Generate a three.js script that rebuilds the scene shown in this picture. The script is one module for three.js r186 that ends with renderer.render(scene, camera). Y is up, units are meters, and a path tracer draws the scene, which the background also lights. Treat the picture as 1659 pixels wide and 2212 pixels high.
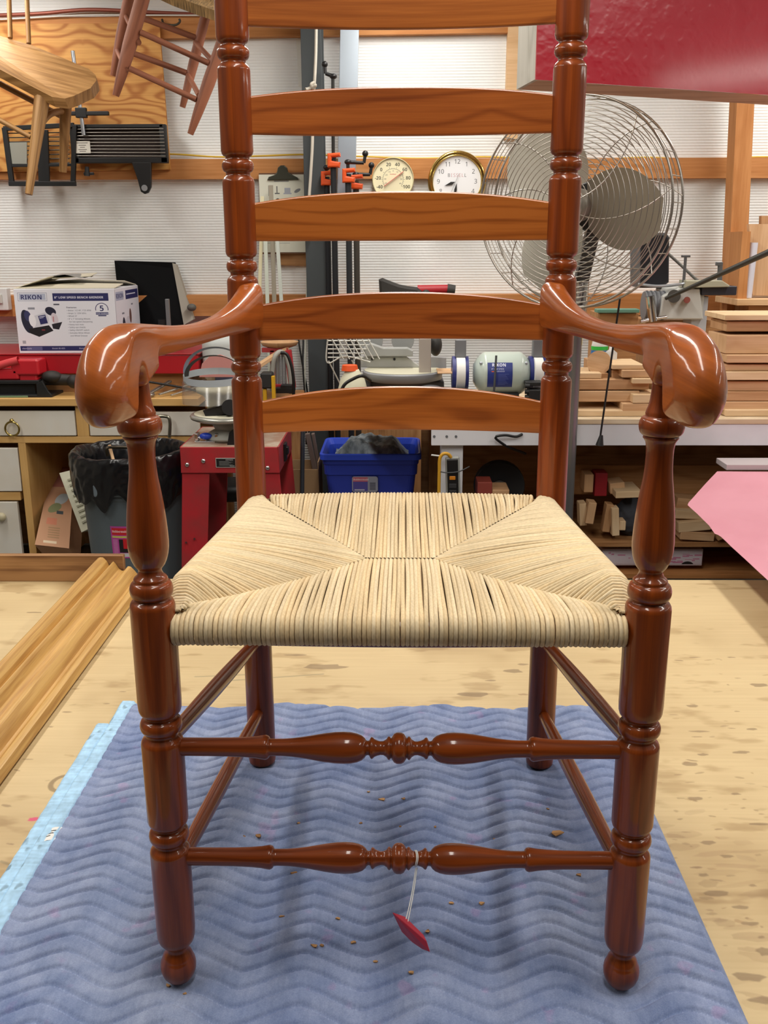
import * as THREE from 'three';
import { RoundedBoxGeometry } from 'three/addons/geometries/RoundedBoxGeometry.js';
import { mergeGeometries } from 'three/addons/utils/BufferGeometryUtils.js';
import { RectAreaLightUniformsLib } from 'three/addons/lights/RectAreaLightUniformsLib.js';

// ---------------------------------------------------------------- camera, light, exposure
const V = (x, y, z) => new THREE.Vector3(x, y, z);
const scene = new THREE.Scene();
scene.background = new THREE.Color(0x050505);
const renderer = new THREE.WebGLRenderer({ antialias: true });
renderer.toneMapping = THREE.LinearToneMapping;
renderer.toneMappingExposure = 1.0;
renderer.shadowMap.enabled = true;
RectAreaLightUniformsLib.init();

const TABLE = 0.64;                                   // height of the quilt the chair stands on
const EYE = V(0, TABLE + 0.856, 0.968);
const FOCAL = 2075, PITCH = 0.2701, YAW = 0.0164, ROLL = -0.0035;
const forward = V(-Math.sin(YAW) * Math.cos(PITCH), -Math.sin(PITCH), -Math.cos(YAW) * Math.cos(PITCH));
const level = V(Math.cos(YAW), 0, -Math.sin(YAW));
const upward = level.clone().cross(forward);
const sideways = level.clone().multiplyScalar(Math.cos(ROLL)).addScaledVector(upward, Math.sin(ROLL));
const overhead = upward.clone().multiplyScalar(Math.cos(ROLL)).addScaledVector(level, -Math.sin(ROLL));
const camera = new THREE.PerspectiveCamera(2 * Math.atan(1106 / FOCAL) * 180 / Math.PI, 1659 / 2212, 0.05, 60);
camera.position.copy(EYE); camera.up.copy(overhead); camera.lookAt(EYE.clone().add(forward)); scene.add(camera);

// three rows of ceiling fluorescents running the depth of the shop
const CEILING = 2.78;
const LIGHT_ROWS = [-1.75, 0.05, 1.85, 5.1], LIGHT_Z = [-2.55, -0.05], LIGHT_W = 0.22, LIGHT_L = 1.9, LIGHT_POWER = 21;
const LIGHT_COLOR = 0xfffaf2;
for (const x of LIGHT_ROWS) for (const z of LIGHT_Z) {
  const l = new THREE.RectAreaLight(LIGHT_COLOR, LIGHT_POWER, LIGHT_W, LIGHT_L);
  l.position.set(x, CEILING - 0.135, z); l.rotation.x = -Math.PI / 2; l.castShadow = true; scene.add(l);
}

// a point of the photograph, measured at a known distance in front of the camera (or at a known height)
const sight = (px, py) => forward.clone().addScaledVector(sideways, (px - 829.5) / FOCAL).addScaledVector(overhead, -(py - 1106) / FOCAL);
const at = (px, py, d) => { const r = sight(px, py); return EYE.clone().addScaledVector(r, -d / r.z); };
const atY = (px, py, y) => { const r = sight(px, py); return EYE.clone().addScaledVector(r, (y - EYE.y) / r.y); };

// ---------------------------------------------------------------- noise, textures, materials
let seed = 7;
const rnd = () => { seed = (seed + 0x6d2b79f5) | 0; let t = Math.imul(seed ^ (seed >>> 15), 1 | seed); t = (t + Math.imul(t ^ (t >>> 7), 61 | t)) ^ t; return ((t ^ (t >>> 14)) >>> 0) / 4294967296; };
const rr = (a, b) => a + (b - a) * rnd();
const hash = (x, y) => { let h = Math.imul(x | 0, 374761393) + Math.imul(y | 0, 668265263); h = Math.imul(h ^ (h >>> 13), 1274126177); return ((h ^ (h >>> 16)) >>> 0) / 4294967296; };
function noise(x, y) {
  const i = Math.floor(x), j = Math.floor(y), f = x - i, g = y - j, u = f * f * (3 - 2 * f), v = g * g * (3 - 2 * g);
  const a = hash(i, j), b = hash(i + 1, j), c = hash(i, j + 1), d = hash(i + 1, j + 1);
  return a + (b - a) * u + (c - a) * v + (a - b - c + d) * u * v;
}
const fbm = (x, y, o = 4) => { let s = 0, a = 0.5, t = 0; for (let k = 0; k < o; k++) { s += a * noise(x, y); t += a; a *= 0.5; x = x * 2.03 + 17.1; y = y * 2.03 + 9.7; } return s / t; };
const clamp = (x, a = 0, b = 1) => Math.min(b, Math.max(a, x));
const mix = (a, b, t) => a + (b - a) * t;
const smooth = (a, b, x) => { const t = clamp((x - a) / (b - a)); return t * t * (3 - 2 * t); };
const hex = (c) => [(c >> 16) & 255, (c >> 8) & 255, c & 255];
function dataTex(n, m, fn, size, color = true) {                     // fn(u, v) in metres -> [r, g, b] 0..255
  const [w, h] = size, d = new Uint8Array(n * m * 4);
  for (let j = 0; j < m; j++) for (let i = 0; i < n; i++) {
    const c = fn(i / n * w, j / m * h), k = (j * n + i) * 4;
    d[k] = clamp(c[0], 0, 255); d[k + 1] = clamp(c[1], 0, 255); d[k + 2] = clamp(c[2], 0, 255); d[k + 3] = 255;
  }
  const t = new THREE.DataTexture(d, n, m, THREE.RGBAFormat);
  t.magFilter = THREE.LinearFilter; t.minFilter = THREE.LinearFilter; t.wrapS = t.wrapT = THREE.MirroredRepeatWrapping;
  if (color) t.colorSpace = THREE.SRGBColorSpace;
  t.repeat.set(1 / w, 1 / h); t.needsUpdate = true;
  return t;
}
// wood: grain runs along u
function woodTex(light, dark, { s = 0, rings = 26, warp = 2.2, pore = 0.35, ringAmount = 0.5, patch = 0.35, size = [0.6, 0.3], n = 640, sharp = 3 } = {}) {
  const a = hex(light), b = hex(dark);
  return dataTex(n, Math.round(n * size[1] / size[0] * 1.6), (u, v) => {
    const bend = fbm(u * 2.2 + s, v * 7 + s * 3, 3) * warp, p = v * rings + bend * 3.2 + s;
    const ring = Math.pow(0.5 + 0.5 * Math.sin(p * 2 * Math.PI / 2), sharp);
    const fine = noise(u * 22 + s, v * 900), mid = noise(u * 7 + s, v * 190 + s), big = fbm(u * 4 + s * 2, v * 9, 3);
    const k = clamp(ring * ringAmount + (fine - 0.5) * pore * 0.7 + (mid - 0.5) * pore + (big - 0.5) * patch * 1.6 + 0.22);
    return [mix(a[0], b[0], k), mix(a[1], b[1], k), mix(a[2], b[2], k)];
  }, size);
}
function speckTex(base, other, { s = 0, f = 60, amount = 0.5, size = [0.5, 0.5], n = 256 } = {}) {
  const a = hex(base), b = hex(other);
  return dataTex(n, n, (u, v) => { const k = clamp((fbm(u * f + s, v * f, 4) - 0.5) * 2 * amount + 0.4 * amount); return [mix(a[0], b[0], k), mix(a[1], b[1], k), mix(a[2], b[2], k)]; }, size);
}
function canvasTex(w, h, draw) {
  const c = document.createElement('canvas'); c.width = w; c.height = h; draw(c.getContext('2d'), w, h);
  const t = new THREE.CanvasTexture(c); t.colorSpace = THREE.SRGBColorSpace; return t;
}
const std = (o) => new THREE.MeshStandardMaterial(o), phys = (o) => new THREE.MeshPhysicalMaterial(o);
const matCache = {};
const paint = (c, roughness = 0.6, metalness = 0) => (matCache[[c, roughness, metalness]] ??= std({ color: c, roughness, metalness }));

const cherryTex = woodTex(0xa85c26, 0x763814, { s: 3, rings: 70, ringAmount: 0.5, patch: 0.5, warp: 2.6, sharp: 7, pore: 0.45, n: 1200 });
const cherryTex2 = woodTex(0xac6228, 0x7a3d15, { s: 11, rings: 60, ringAmount: 0.5, patch: 0.5, warp: 3.6, sharp: 7, pore: 0.45, n: 1200 });
const turnedTex = woodTex(0x8f4213, 0x58230a, { s: 21, rings: 90, ringAmount: 0.35, patch: 0.5, size: [0.5, 0.15] });
const gloss = { roughness: 0.42, specularIntensity: 0.35, clearcoat: 0.6, clearcoatRoughness: 0.1 };
const cherrySlat = phys({ map: cherryTex, ...gloss }), cherrySlat2 = phys({ map: cherryTex2, ...gloss }), cherryTurned = phys({ map: turnedTex, ...gloss }), cherryArm = phys({ map: woodTex(0xa6561e, 0x783a12, { s: 29, rings: 40, ringAmount: 0.3, patch: 0.6, warp: 2, pore: 0.4 }), ...gloss });
const cordMat = std({ map: dataTex(256, 64, (u, v) => { const k = fbm(u * 260 + v * 900, v * 500 - u * 300, 3), w = fbm(u * 9, v * 40, 2); const c = 0.88 + 0.16 * k + 0.12 * (w - 0.5); return [225 * c, 205 * c, 167 * c]; }, [0.3, 0.02]), roughness: 0.82 });
const cordMat2 = cordMat.clone(); cordMat2.color.setRGB(0.92, 0.9, 0.86);
const cordMat3 = cordMat.clone(); cordMat3.color.setRGB(0.98, 0.93, 0.85);
const pine = std({ map: woodTex(0xc98d55, 0xa4662f, { s: 9, rings: 14, ringAmount: 0.35, warp: 1.4 }), roughness: 0.72 });
const pinePale = std({ map: woodTex(0xe0bd92, 0xc39a6c, { s: 13, rings: 18, ringAmount: 0.35 }), roughness: 0.75 });
const shelfPine = std({ map: woodTex(0xb58758, 0x8a5c32, { s: 15, rings: 16 }), roughness: 0.7 });
const poplar = [0xd9b48c, 0xc9a077, 0xe3c7a0].map((c, k) => std({ map: woodTex(c, [0xb98d62, 0xa5794f, 0xc6a276][k], { s: 31 + k * 4, rings: 12, ringAmount: 0.3, n: 320 }), roughness: 0.78 }));
const oak = std({ map: woodTex(0xb58a55, 0x7d5629, { s: 17, rings: 34, pore: 0.6, ringAmount: 0.4 }), roughness: 0.55 });
const mouldWood = phys({ map: woodTex(0xcaa05a, 0x99692c, { s: 19, rings: 60, pore: 0.6, ringAmount: 0.25, patch: 0.3, warp: 0.8 }), roughness: 0.5, clearcoat: 0.25, clearcoatRoughness: 0.3 });
const birch = std({ map: woodTex(0xd9b070, 0xbd8d4c, { s: 23, rings: 9, ringAmount: 0.25, pore: 0.2 }), roughness: 0.5 });
const firPly = std({ map: woodTex(0xdca65c, 0xa8672a, { s: 27, rings: 11, warp: 6.5, ringAmount: 0.75, pore: 0.25, size: [1.1, 0.8], n: 768 }), roughness: 0.65 });
const chairOld = std({ map: woodTex(0x9c6248, 0x6e3d28, { s: 37, rings: 50, patch: 0.9 }), roughness: 0.65 });
const blackPaint = paint(0x18191b, 0.5), blackPlastic = paint(0x101012, 0.45), steelGrey = paint(0x8b8e92, 0.4, 0.6), chrome = paint(0xd8dade, 0.16, 1), zinc = paint(0xb9c0c8, 0.32, 0.75);
const castGrey = paint(0xa5a6a2, 0.5, 0.1), whitePaint = paint(0xd9dbda, 0.5), orangePaint = paint(0xe0551a, 0.42), beigePlastic = paint(0xc4c3ae, 0.5);
const redPaint = phys({ map: speckTex(0xb02530, 0xa01c28, { s: 3, f: 30 }), roughness: 0.4, clearcoat: 0.5, clearcoatRoughness: 0.15 });
const redMachine = std({ map: speckTex(0xb32830, 0x8e3a38, { s: 8, f: 14, amount: 0.8 }), roughness: 0.45 });

// ---------------------------------------------------------------- geometry helpers
const plain = (g) => { const r = g.index ? g.toNonIndexed() : g; for (const k of Object.keys(r.attributes)) if (!['position', 'normal', 'uv'].includes(k)) r.deleteAttribute(k); return r; };
const merge = (list) => mergeGeometries(list.map(plain));
function boxUV(g, axis = 'x') {                                       // uv in metres, grain along one axis of the piece
  const r = plain(g), p = r.attributes.position, n = p.count, uv = new Float32Array(n * 2), a = 'xyz'.indexOf(axis), du = rr(0, 0.5), dv = rr(0, 0.5), A = V(), B = V(), C = V();
  for (let i = 0; i < n; i += 3) {
    A.fromBufferAttribute(p, i); B.fromBufferAttribute(p, i + 1).sub(A); C.fromBufferAttribute(p, i + 2).sub(A); B.cross(C);
    const m = [Math.abs(B.x), Math.abs(B.y), Math.abs(B.z)], k = m.indexOf(Math.max(...m)), rest = [0, 1, 2].filter((q) => q !== k);
    const [ia, ib] = rest.includes(a) ? [a, rest.find((q) => q !== a)] : rest;
    for (let j = i; j < i + 3; j++) { const c = [p.getX(j), p.getY(j), p.getZ(j)]; uv[j * 2] = c[ia] + du; uv[j * 2 + 1] = c[ib] + dv; }
  }
  r.setAttribute('uv', new THREE.BufferAttribute(uv, 2));
  return r;
}
const box = (x, y, z, w, h, d, r = 0.003, axis = 'x') => { const g = r > 0 ? new RoundedBoxGeometry(w, h, d, r > 0.012 ? 3 : 1, Math.min(r, w / 2.01, h / 2.01, d / 2.01)) : new THREE.BoxGeometry(w, h, d); return boxUV(g, axis).translate(x, y, z); };
const span = (x0, x1, y0, y1, z0, z1, r, axis) => box((x0 + x1) / 2, (y0 + y1) / 2, (z0 + z1) / 2, Math.abs(x1 - x0), Math.abs(y1 - y0), Math.abs(z1 - z0), r, axis);
// a block whose front face was measured in the photograph at distance d and which reaches `depth` further back
const block = (px0, py0, px1, py1, d, depth, r = 0.003, axis = 'x') => { const a = at(px0, (py0 + py1) / 2, d), b = at(px1, (py0 + py1) / 2, d), t = at((px0 + px1) / 2, py0, d), u = at((px0 + px1) / 2, py1, d); return span(a.x, b.x, u.y, t.y, EYE.z - d - depth, EYE.z - d, r, axis); };
const bar = (p, q, w, h, r = 0.002, axis = 'z') => { const l = p.distanceTo(q), g = boxUV(r > 0 ? new RoundedBoxGeometry(w, h, l, 1, r) : new THREE.BoxGeometry(w, h, l), axis), m = new THREE.Matrix4().lookAt(q, p, Math.abs(q.clone().sub(p).normalize().y) > 0.95 ? V(0, 0, 1) : V(0, 1, 0)); return g.applyMatrix4(m).translate((p.x + q.x) / 2, (p.y + q.y) / 2, (p.z + q.z) / 2); };
function cyl(p, q, r0, r1 = r0, n = 16) {                             // a round bar from p to q, uv in metres with the grain along it
  const l = p.distanceTo(q), g = new THREE.CylinderGeometry(r1, r0, l, n, 1), uv = g.attributes.uv, du = rr(0, 0.4);
  for (let i = 0; i < uv.count; i++) uv.setXY(i, uv.getY(i) * l + du, uv.getX(i) * 6.28 * r0);
  return plain(g).applyQuaternion(new THREE.Quaternion().setFromUnitVectors(V(0, 1, 0), q.clone().sub(p).normalize())).translate((p.x + q.x) / 2, (p.y + q.y) / 2, (p.z + q.z) / 2);
}
const tube = (pts, r, seg = 40, n = 8, closed = false) => plain(new THREE.TubeGeometry(new THREE.CatmullRomCurve3(pts, closed), seg, r, n, closed));
function lathe(prof, n = 40, base = V(0, 0, 0)) {
  const g = new THREE.LatheGeometry(prof.map(([r, h]) => new THREE.Vector2(Math.max(r, 1e-5), h)), n), uv = g.attributes.uv, p = g.attributes.position, du = rr(0, 0.4);
  for (let i = 0; i < uv.count; i++) uv.setXY(i, p.getY(i) + du, uv.getX(i) * 0.14);
  return plain(g).translate(base.x, base.y, base.z);
}
const turn = (g, rx, ry, rz, c = V(0, 0, 0)) => g.translate(-c.x, -c.y, -c.z).applyMatrix4(new THREE.Matrix4().makeRotationFromEuler(new THREE.Euler(rx, ry, rz))).translate(c.x, c.y, c.z);
const ball = (c, r, sx = 1, sy = 1, sz = 1, n = 20) => plain(new THREE.SphereGeometry(r, n, Math.round(n * 0.7))).scale(sx, sy, sz).translate(c.x, c.y, c.z);
function extrude(pts, depth, bevel = 0.002, axis = 'x') {             // outline in x, y; reaches from z = 0 back to -depth
  const s = new THREE.Shape(pts.map(([x, y]) => new THREE.Vector2(x, y)));
  return boxUV(new THREE.ExtrudeGeometry(s, { depth: Math.max(depth - 2 * bevel, 1e-4), bevelEnabled: bevel > 0, bevelSize: bevel, bevelThickness: bevel, bevelOffset: -bevel, bevelSegments: 2, curveSegments: 20 }).translate(0, 0, -depth + bevel), axis);
}
// an outline measured in the photograph at distance d, thickened backwards
const cutout = (pxs, d, depth, bevel = 0.002, axis = 'x') => extrude(pxs.map(([x, y]) => { const p = at(x, y, d); return [p.x, p.y]; }), depth, bevel, axis).translate(0, 0, EYE.z - d);
function prism(top, off, axis = 'x') {                                // a flat polygon of points in space, thickened by the vector off
  const n = top.length, low = top.map((p) => p.clone().add(off)), v = [], tri = (a, b, c) => v.push(a.x, a.y, a.z, b.x, b.y, b.z, c.x, c.y, c.z);
  const nor = V(); for (let i = 0; i < n; i++) nor.add(top[i].clone().cross(top[(i + 1) % n]));
  const flip = nor.dot(off) > 0, T3 = (a, b, c) => (flip ? tri(a, c, b) : tri(a, b, c));
  for (let i = 1; i < n - 1; i++) { T3(top[0], top[i], top[i + 1]); T3(low[0], low[i + 1], low[i]); }
  for (let i = 0; i < n; i++) { const j = (i + 1) % n; T3(top[i], low[i], low[j]); T3(top[i], low[j], top[j]); }
  const g = new THREE.BufferGeometry(); g.setAttribute('position', new THREE.Float32BufferAttribute(v, 3)); g.computeVertexNormals();
  return boxUV(g, axis);
}
function sheet(nu, nv, fn, uvScale = null) {                          // a smooth grid surface fn(u, v) -> Vector3, u and v from 0 to 1
  const p = [], uv = [], ix = [];
  for (let j = 0; j <= nv; j++) for (let i = 0; i <= nu; i++) { const q = fn(i / nu, j / nv); p.push(q.x, q.y, q.z); if (uvScale) uv.push(...uvScale(i / nu, j / nv, q)); else uv.push(i / nu, j / nv); }
  for (let j = 0; j < nv; j++) for (let i = 0; i < nu; i++) { const a = j * (nu + 1) + i, b = a + 1, c = a + nu + 1, d = c + 1; ix.push(a, b, d, a, d, c); }
  const g = new THREE.BufferGeometry(); g.setAttribute('position', new THREE.Float32BufferAttribute(p, 3)); g.setAttribute('uv', new THREE.Float32BufferAttribute(uv, 2)); g.setIndex(ix); g.computeVertexNormals();
  return g;
}
function solidOf(f, lo, hi, cell) {                                   // closed smooth surface where the distance f(x, y, z) is zero
  const n = [0, 1, 2].map((k) => Math.ceil((hi[k] - lo[k]) / cell) + 1), [nx, ny, nz] = n, val = new Float32Array(nx * ny * nz), id = (i, j, k) => (k * ny + j) * nx + i, X = (i, a) => lo[a] + i * cell;
  for (let k = 0; k < nz; k++) for (let j = 0; j < ny; j++) for (let i = 0; i < nx; i++) val[id(i, j, k)] = f(X(i, 0), X(j, 1), X(k, 2));
  const vert = new Int32Array(nx * ny * nz).fill(-1), pos = [], nor = [], ix = [], e = cell * 0.3;
  const grad = (p) => [f(p[0] + e, p[1], p[2]) - f(p[0] - e, p[1], p[2]), f(p[0], p[1] + e, p[2]) - f(p[0], p[1] - e, p[2]), f(p[0], p[1], p[2] + e) - f(p[0], p[1], p[2] - e)].map((q) => q / (2 * e));
  for (let k = 0; k < nz - 1; k++) for (let j = 0; j < ny - 1; j++) for (let i = 0; i < nx - 1; i++) {
    let c = 0, s = [0, 0, 0], inside = 0;
    const cs = []; for (let q = 0; q < 8; q++) { const w = val[id(i + (q & 1), j + ((q >> 1) & 1), k + (q >> 2))]; cs.push(w); if (w < 0) inside++; }
    if (!inside || inside === 8) continue;
    for (let q = 0; q < 8; q++) for (const b of [1, 2, 4]) if (!(q & b)) { const w0 = cs[q], w1 = cs[q | b]; if ((w0 < 0) !== (w1 < 0)) { const t = w0 / (w0 - w1); s[0] += i + (q & 1) + (b === 1 ? t : 0); s[1] += j + ((q >> 1) & 1) + (b === 2 ? t : 0); s[2] += k + (q >> 2) + (b === 4 ? t : 0); c++; } }
    const p = [lo[0] + s[0] / c * cell, lo[1] + s[1] / c * cell, lo[2] + s[2] / c * cell];
    let g; for (let it = 0; it < 2; it++) { g = grad(p); const l = g[0] * g[0] + g[1] * g[1] + g[2] * g[2] + 1e-9, d = clamp(f(...p), -cell, cell) * 0.9; for (let a = 0; a < 3; a++) p[a] -= d * g[a] / l; }
    g = grad(p); const l = Math.hypot(...g) + 1e-9;
    vert[id(i, j, k)] = pos.length / 3; pos.push(...p); nor.push(g[0] / l, g[1] / l, g[2] / l);
  }
  const quad = (a, b, c, d, flip) => { if (a < 0 || b < 0 || c < 0 || d < 0) return; flip ? ix.push(a, c, b, a, d, c) : ix.push(a, b, c, a, c, d); };
  for (let k = 1; k < nz - 1; k++) for (let j = 1; j < ny - 1; j++) for (let i = 1; i < nx - 1; i++) {
    const w = val[id(i, j, k)] < 0;
    if (w !== (val[id(i + 1, j, k)] < 0)) quad(vert[id(i, j - 1, k - 1)], vert[id(i, j, k - 1)], vert[id(i, j, k)], vert[id(i, j - 1, k)], !w);
    if (w !== (val[id(i, j + 1, k)] < 0)) quad(vert[id(i - 1, j, k - 1)], vert[id(i - 1, j, k)], vert[id(i, j, k)], vert[id(i, j, k - 1)], !w);
    if (w !== (val[id(i, j, k + 1)] < 0)) quad(vert[id(i - 1, j - 1, k)], vert[id(i, j - 1, k)], vert[id(i, j, k)], vert[id(i - 1, j, k)], !w);
  }
  const g = new THREE.BufferGeometry(); g.setAttribute('position', new THREE.Float32BufferAttribute(pos, 3)); g.setAttribute('normal', new THREE.Float32BufferAttribute(nor, 3)); g.setIndex(ix);
  return g;
}
function polygonDistance(P) { return (x, y) => { let d = 1e9, s = 1; for (let i = 0, n = P.length, j = n - 1; i < n; j = i++) { const ex = P[j][0] - P[i][0], ey = P[j][1] - P[i][1], wx = x - P[i][0], wy = y - P[i][1], t = clamp((wx * ex + wy * ey) / (ex * ex + ey * ey + 1e-12)), bx = wx - ex * t, by = wy - ey * t; d = Math.min(d, bx * bx + by * by); const c1 = y >= P[i][1], c2 = y < P[j][1], c3 = ex * wy > ey * wx; if ((c1 && c2 && c3) || (!c1 && !c2 && !c3)) s = -s; } return s * Math.sqrt(d); }; }
const ease = (tab) => { const c = new THREE.CatmullRomCurve3(tab.map(([z, v]) => V(z, v, 0)), false, 'centripetal').getPoints(200); return (z) => { let lo = 0, hi = 200; while (hi - lo > 1) { const m = (lo + hi) >> 1; if (c[m].x <= z) lo = m; else hi = m; } return mix(c[lo].y, c[hi].y, clamp((z - c[lo].x) / (c[hi].x - c[lo].x + 1e-9))); }; };
const lerpTable = (tab) => (z) => { if (z <= tab[0][0]) return tab[0][1]; for (let i = 1; i < tab.length; i++) if (z <= tab[i][0]) { const t = smooth(tab[i - 1][0], tab[i][0], z); return mix(tab[i - 1][1], tab[i][1], t); } return tab[tab.length - 1][1]; };

// ---------------------------------------------------------------- things and parts
const taken = {};
const numbered = (name) => { const k = taken[name] ?? 0; taken[name] = k + 1; return k ? `${name}_${String(k).padStart(3, '0')}` : name; };
const worldOf = (o) => { const p = V(); for (let q = o; q && q !== scene; q = q.parent) p.add(q.position); return p; };
const shade = (m) => { m.castShadow = true; m.receiveShadow = true; return m; };
function thing(name, label, category, base, group, kind) {
  const o = new THREE.Group(); o.name = numbered(name); o.position.copy(base); o.userData = { label, category };
  if (group) o.userData.group = group; if (kind) o.userData.kind = kind;
  scene.add(o); return o;
}
function part(parent, name, geo, material, label) {                   // geometry is given in world coordinates
  const g = Array.isArray(geo) ? merge(geo) : geo, w = worldOf(parent);
  const m = shade(new THREE.Mesh(g.translate(-w.x, -w.y, -w.z), material)); m.name = name; if (label) m.userData.label = label;
  parent.add(m); return m;
}
function solo(name, label, category, geo, material, group, kind) {
  const g = Array.isArray(geo) ? merge(geo) : geo; g.computeBoundingBox(); const b = g.boundingBox, c = V((b.min.x + b.max.x) / 2, b.min.y, (b.min.z + b.max.z) / 2);
  const m = shade(new THREE.Mesh(g.translate(-c.x, -c.y, -c.z), material)); m.name = numbered(name); m.position.copy(c);
  m.userData = { label, category }; if (group) m.userData.group = group; if (kind) m.userData.kind = kind;
  scene.add(m); return m;
}
function structure(name, geo, material, label) { const m = shade(new THREE.Mesh(Array.isArray(geo) ? merge(geo) : geo, material)); m.name = name; m.userData = { kind: 'structure' }; if (label) m.userData.label = label; scene.add(m); return m; }
// a printed sheet facing the camera side, w by h, its centre at c, turned by ry
const decal = (c, w, h, ry = 0, rx = 0) => plain(new THREE.PlaneGeometry(w, h)).applyMatrix4(new THREE.Matrix4().makeRotationFromEuler(new THREE.Euler(rx, ry, 0, 'YXZ'))).translate(c.x, c.y, c.z);

// ---------------------------------------------------------------- the room
const WALL_D = 4.75, WZ = EYE.z - WALL_D, RX0 = -3.7, RX1 = 6.6, RZ1 = 4.3;
const wallMat = std({ color: 0xf2f5f5, roughness: 0.62, map: speckTex(0xffffff, 0xdfe3e2, { s: 4, f: 3.2, amount: 0.5, size: [2, 2] }),
  bumpMap: dataTex(64, 512, (u, v) => { const q = v / 0.0125, r = Math.abs((q % 1) - 0.5) * 2, b = 255 * (0.25 + 0.75 * Math.pow(1 - r, 0.7)) * (0.85 + 0.3 * noise(u * 120, Math.floor(q) * 7)); return [b, b, b]; }, [0.25, 0.4], false), bumpScale: 0.0022 });
wallMat.bumpMap.wrapS = wallMat.bumpMap.wrapT = THREE.RepeatWrapping;
const plainWall = paint(0xa39d92, 0.8);
structure('wall_back', span(RX0 - 0.15, RX1 + 0.15, 0, CEILING, WZ - 0.15, WZ, 0), wallMat);
structure('wall_left', span(RX0 - 0.15, RX0, 0, CEILING, WZ, RZ1, 0), plainWall);
structure('wall_right', span(RX1, RX1 + 0.15, 0, CEILING, WZ, RZ1, 0), plainWall);
structure('wall_front', span(RX0 - 0.15, RX1 + 0.15, 0, CEILING, RZ1, RZ1 + 0.15, 0), paint(0x4f463c, 0.85));
structure('floor', span(RX0 - 0.15, RX1 + 0.15, -0.12, 0, WZ - 0.15, RZ1 + 0.15, 0), std({ map: speckTex(0x77736c, 0x5c5852, { f: 9, amount: 0.7, size: [2, 2] }), roughness: 0.8 }));
structure('ceiling', span(RX0 - 0.15, RX1 + 0.15, CEILING, CEILING + 0.12, WZ - 0.15, RZ1 + 0.15, 0), paint(0xb4b0a8, 0.85));
// ceiling fluorescent fittings
const tubeGlow = std({ color: 0xffffff, roughness: 0.4, emissive: LIGHT_COLOR, emissiveIntensity: 1.6 });
{
  let k = 0;
  const spots = [['over the side bench of drawers', 'over the work table', 'over the lumber bench', 'far over the shop floor beyond the lumber']];
  LIGHT_ROWS.forEach((x, i) => LIGHT_Z.forEach((z) => {
    const t = thing('ceiling_light', 'long white fluorescent strip fitting ' + spots[0][i], 'light', V(x, CEILING - 0.12, z), 'fluorescent fittings ' + spots[0][i]);
    part(t, 'housing', box(x, CEILING - 0.045, z, LIGHT_W + 0.05, 0.07, LIGHT_L + 0.06, 0.006, 'z'), whitePaint);
    for (const s of [-1, 1]) part(t, 'tube', cyl(V(x + s * 0.06, CEILING - 0.105, z - LIGHT_L / 2), V(x + s * 0.06, CEILING - 0.105, z + LIGHT_L / 2), 0.019, 0.019, 12), tubeGlow);
    k++;
  }));
}
// wooden girts across the white wall lining, and the stud beside the shelves
const rail = (p, q, dep) => { const g = prism([p[0], p[1], q[1], q[0]].map(([x, y]) => at(x, y, WALL_D - dep)), V(0, 0, -dep)); return g; };
structure('trim_1', rail([[-830, 50], [-830, 103]], [[1108, 24], [1108, 70]], 0.04), pine);
structure('trim_2', rail([[-830, 346], [-830, 389]], [[3600, 336], [3600, 381]], 0.04), pine);
structure('trim_3', rail([[-830, 641], [-830, 685]], [[3600, 630], [3600, 677]], 0.09), pine);
structure('trim_4', rail([[1106, -200], [1090, 300]], [[1130, -200], [1118, 300]], 0.05), pinePale);
structure('trim_5', prism([[1612, -200], [1650, -200], [1604, 760], [1566, 760]].map(([x, y]) => at(x, y, 4.5)), V(0, 0, -0.1), 'y'), pine);
structure('trim_6', span(RX0, RX1, CEILING - 0.14, CEILING - 0.005, WZ, WZ + 0.04, 0.003), pine);

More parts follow.
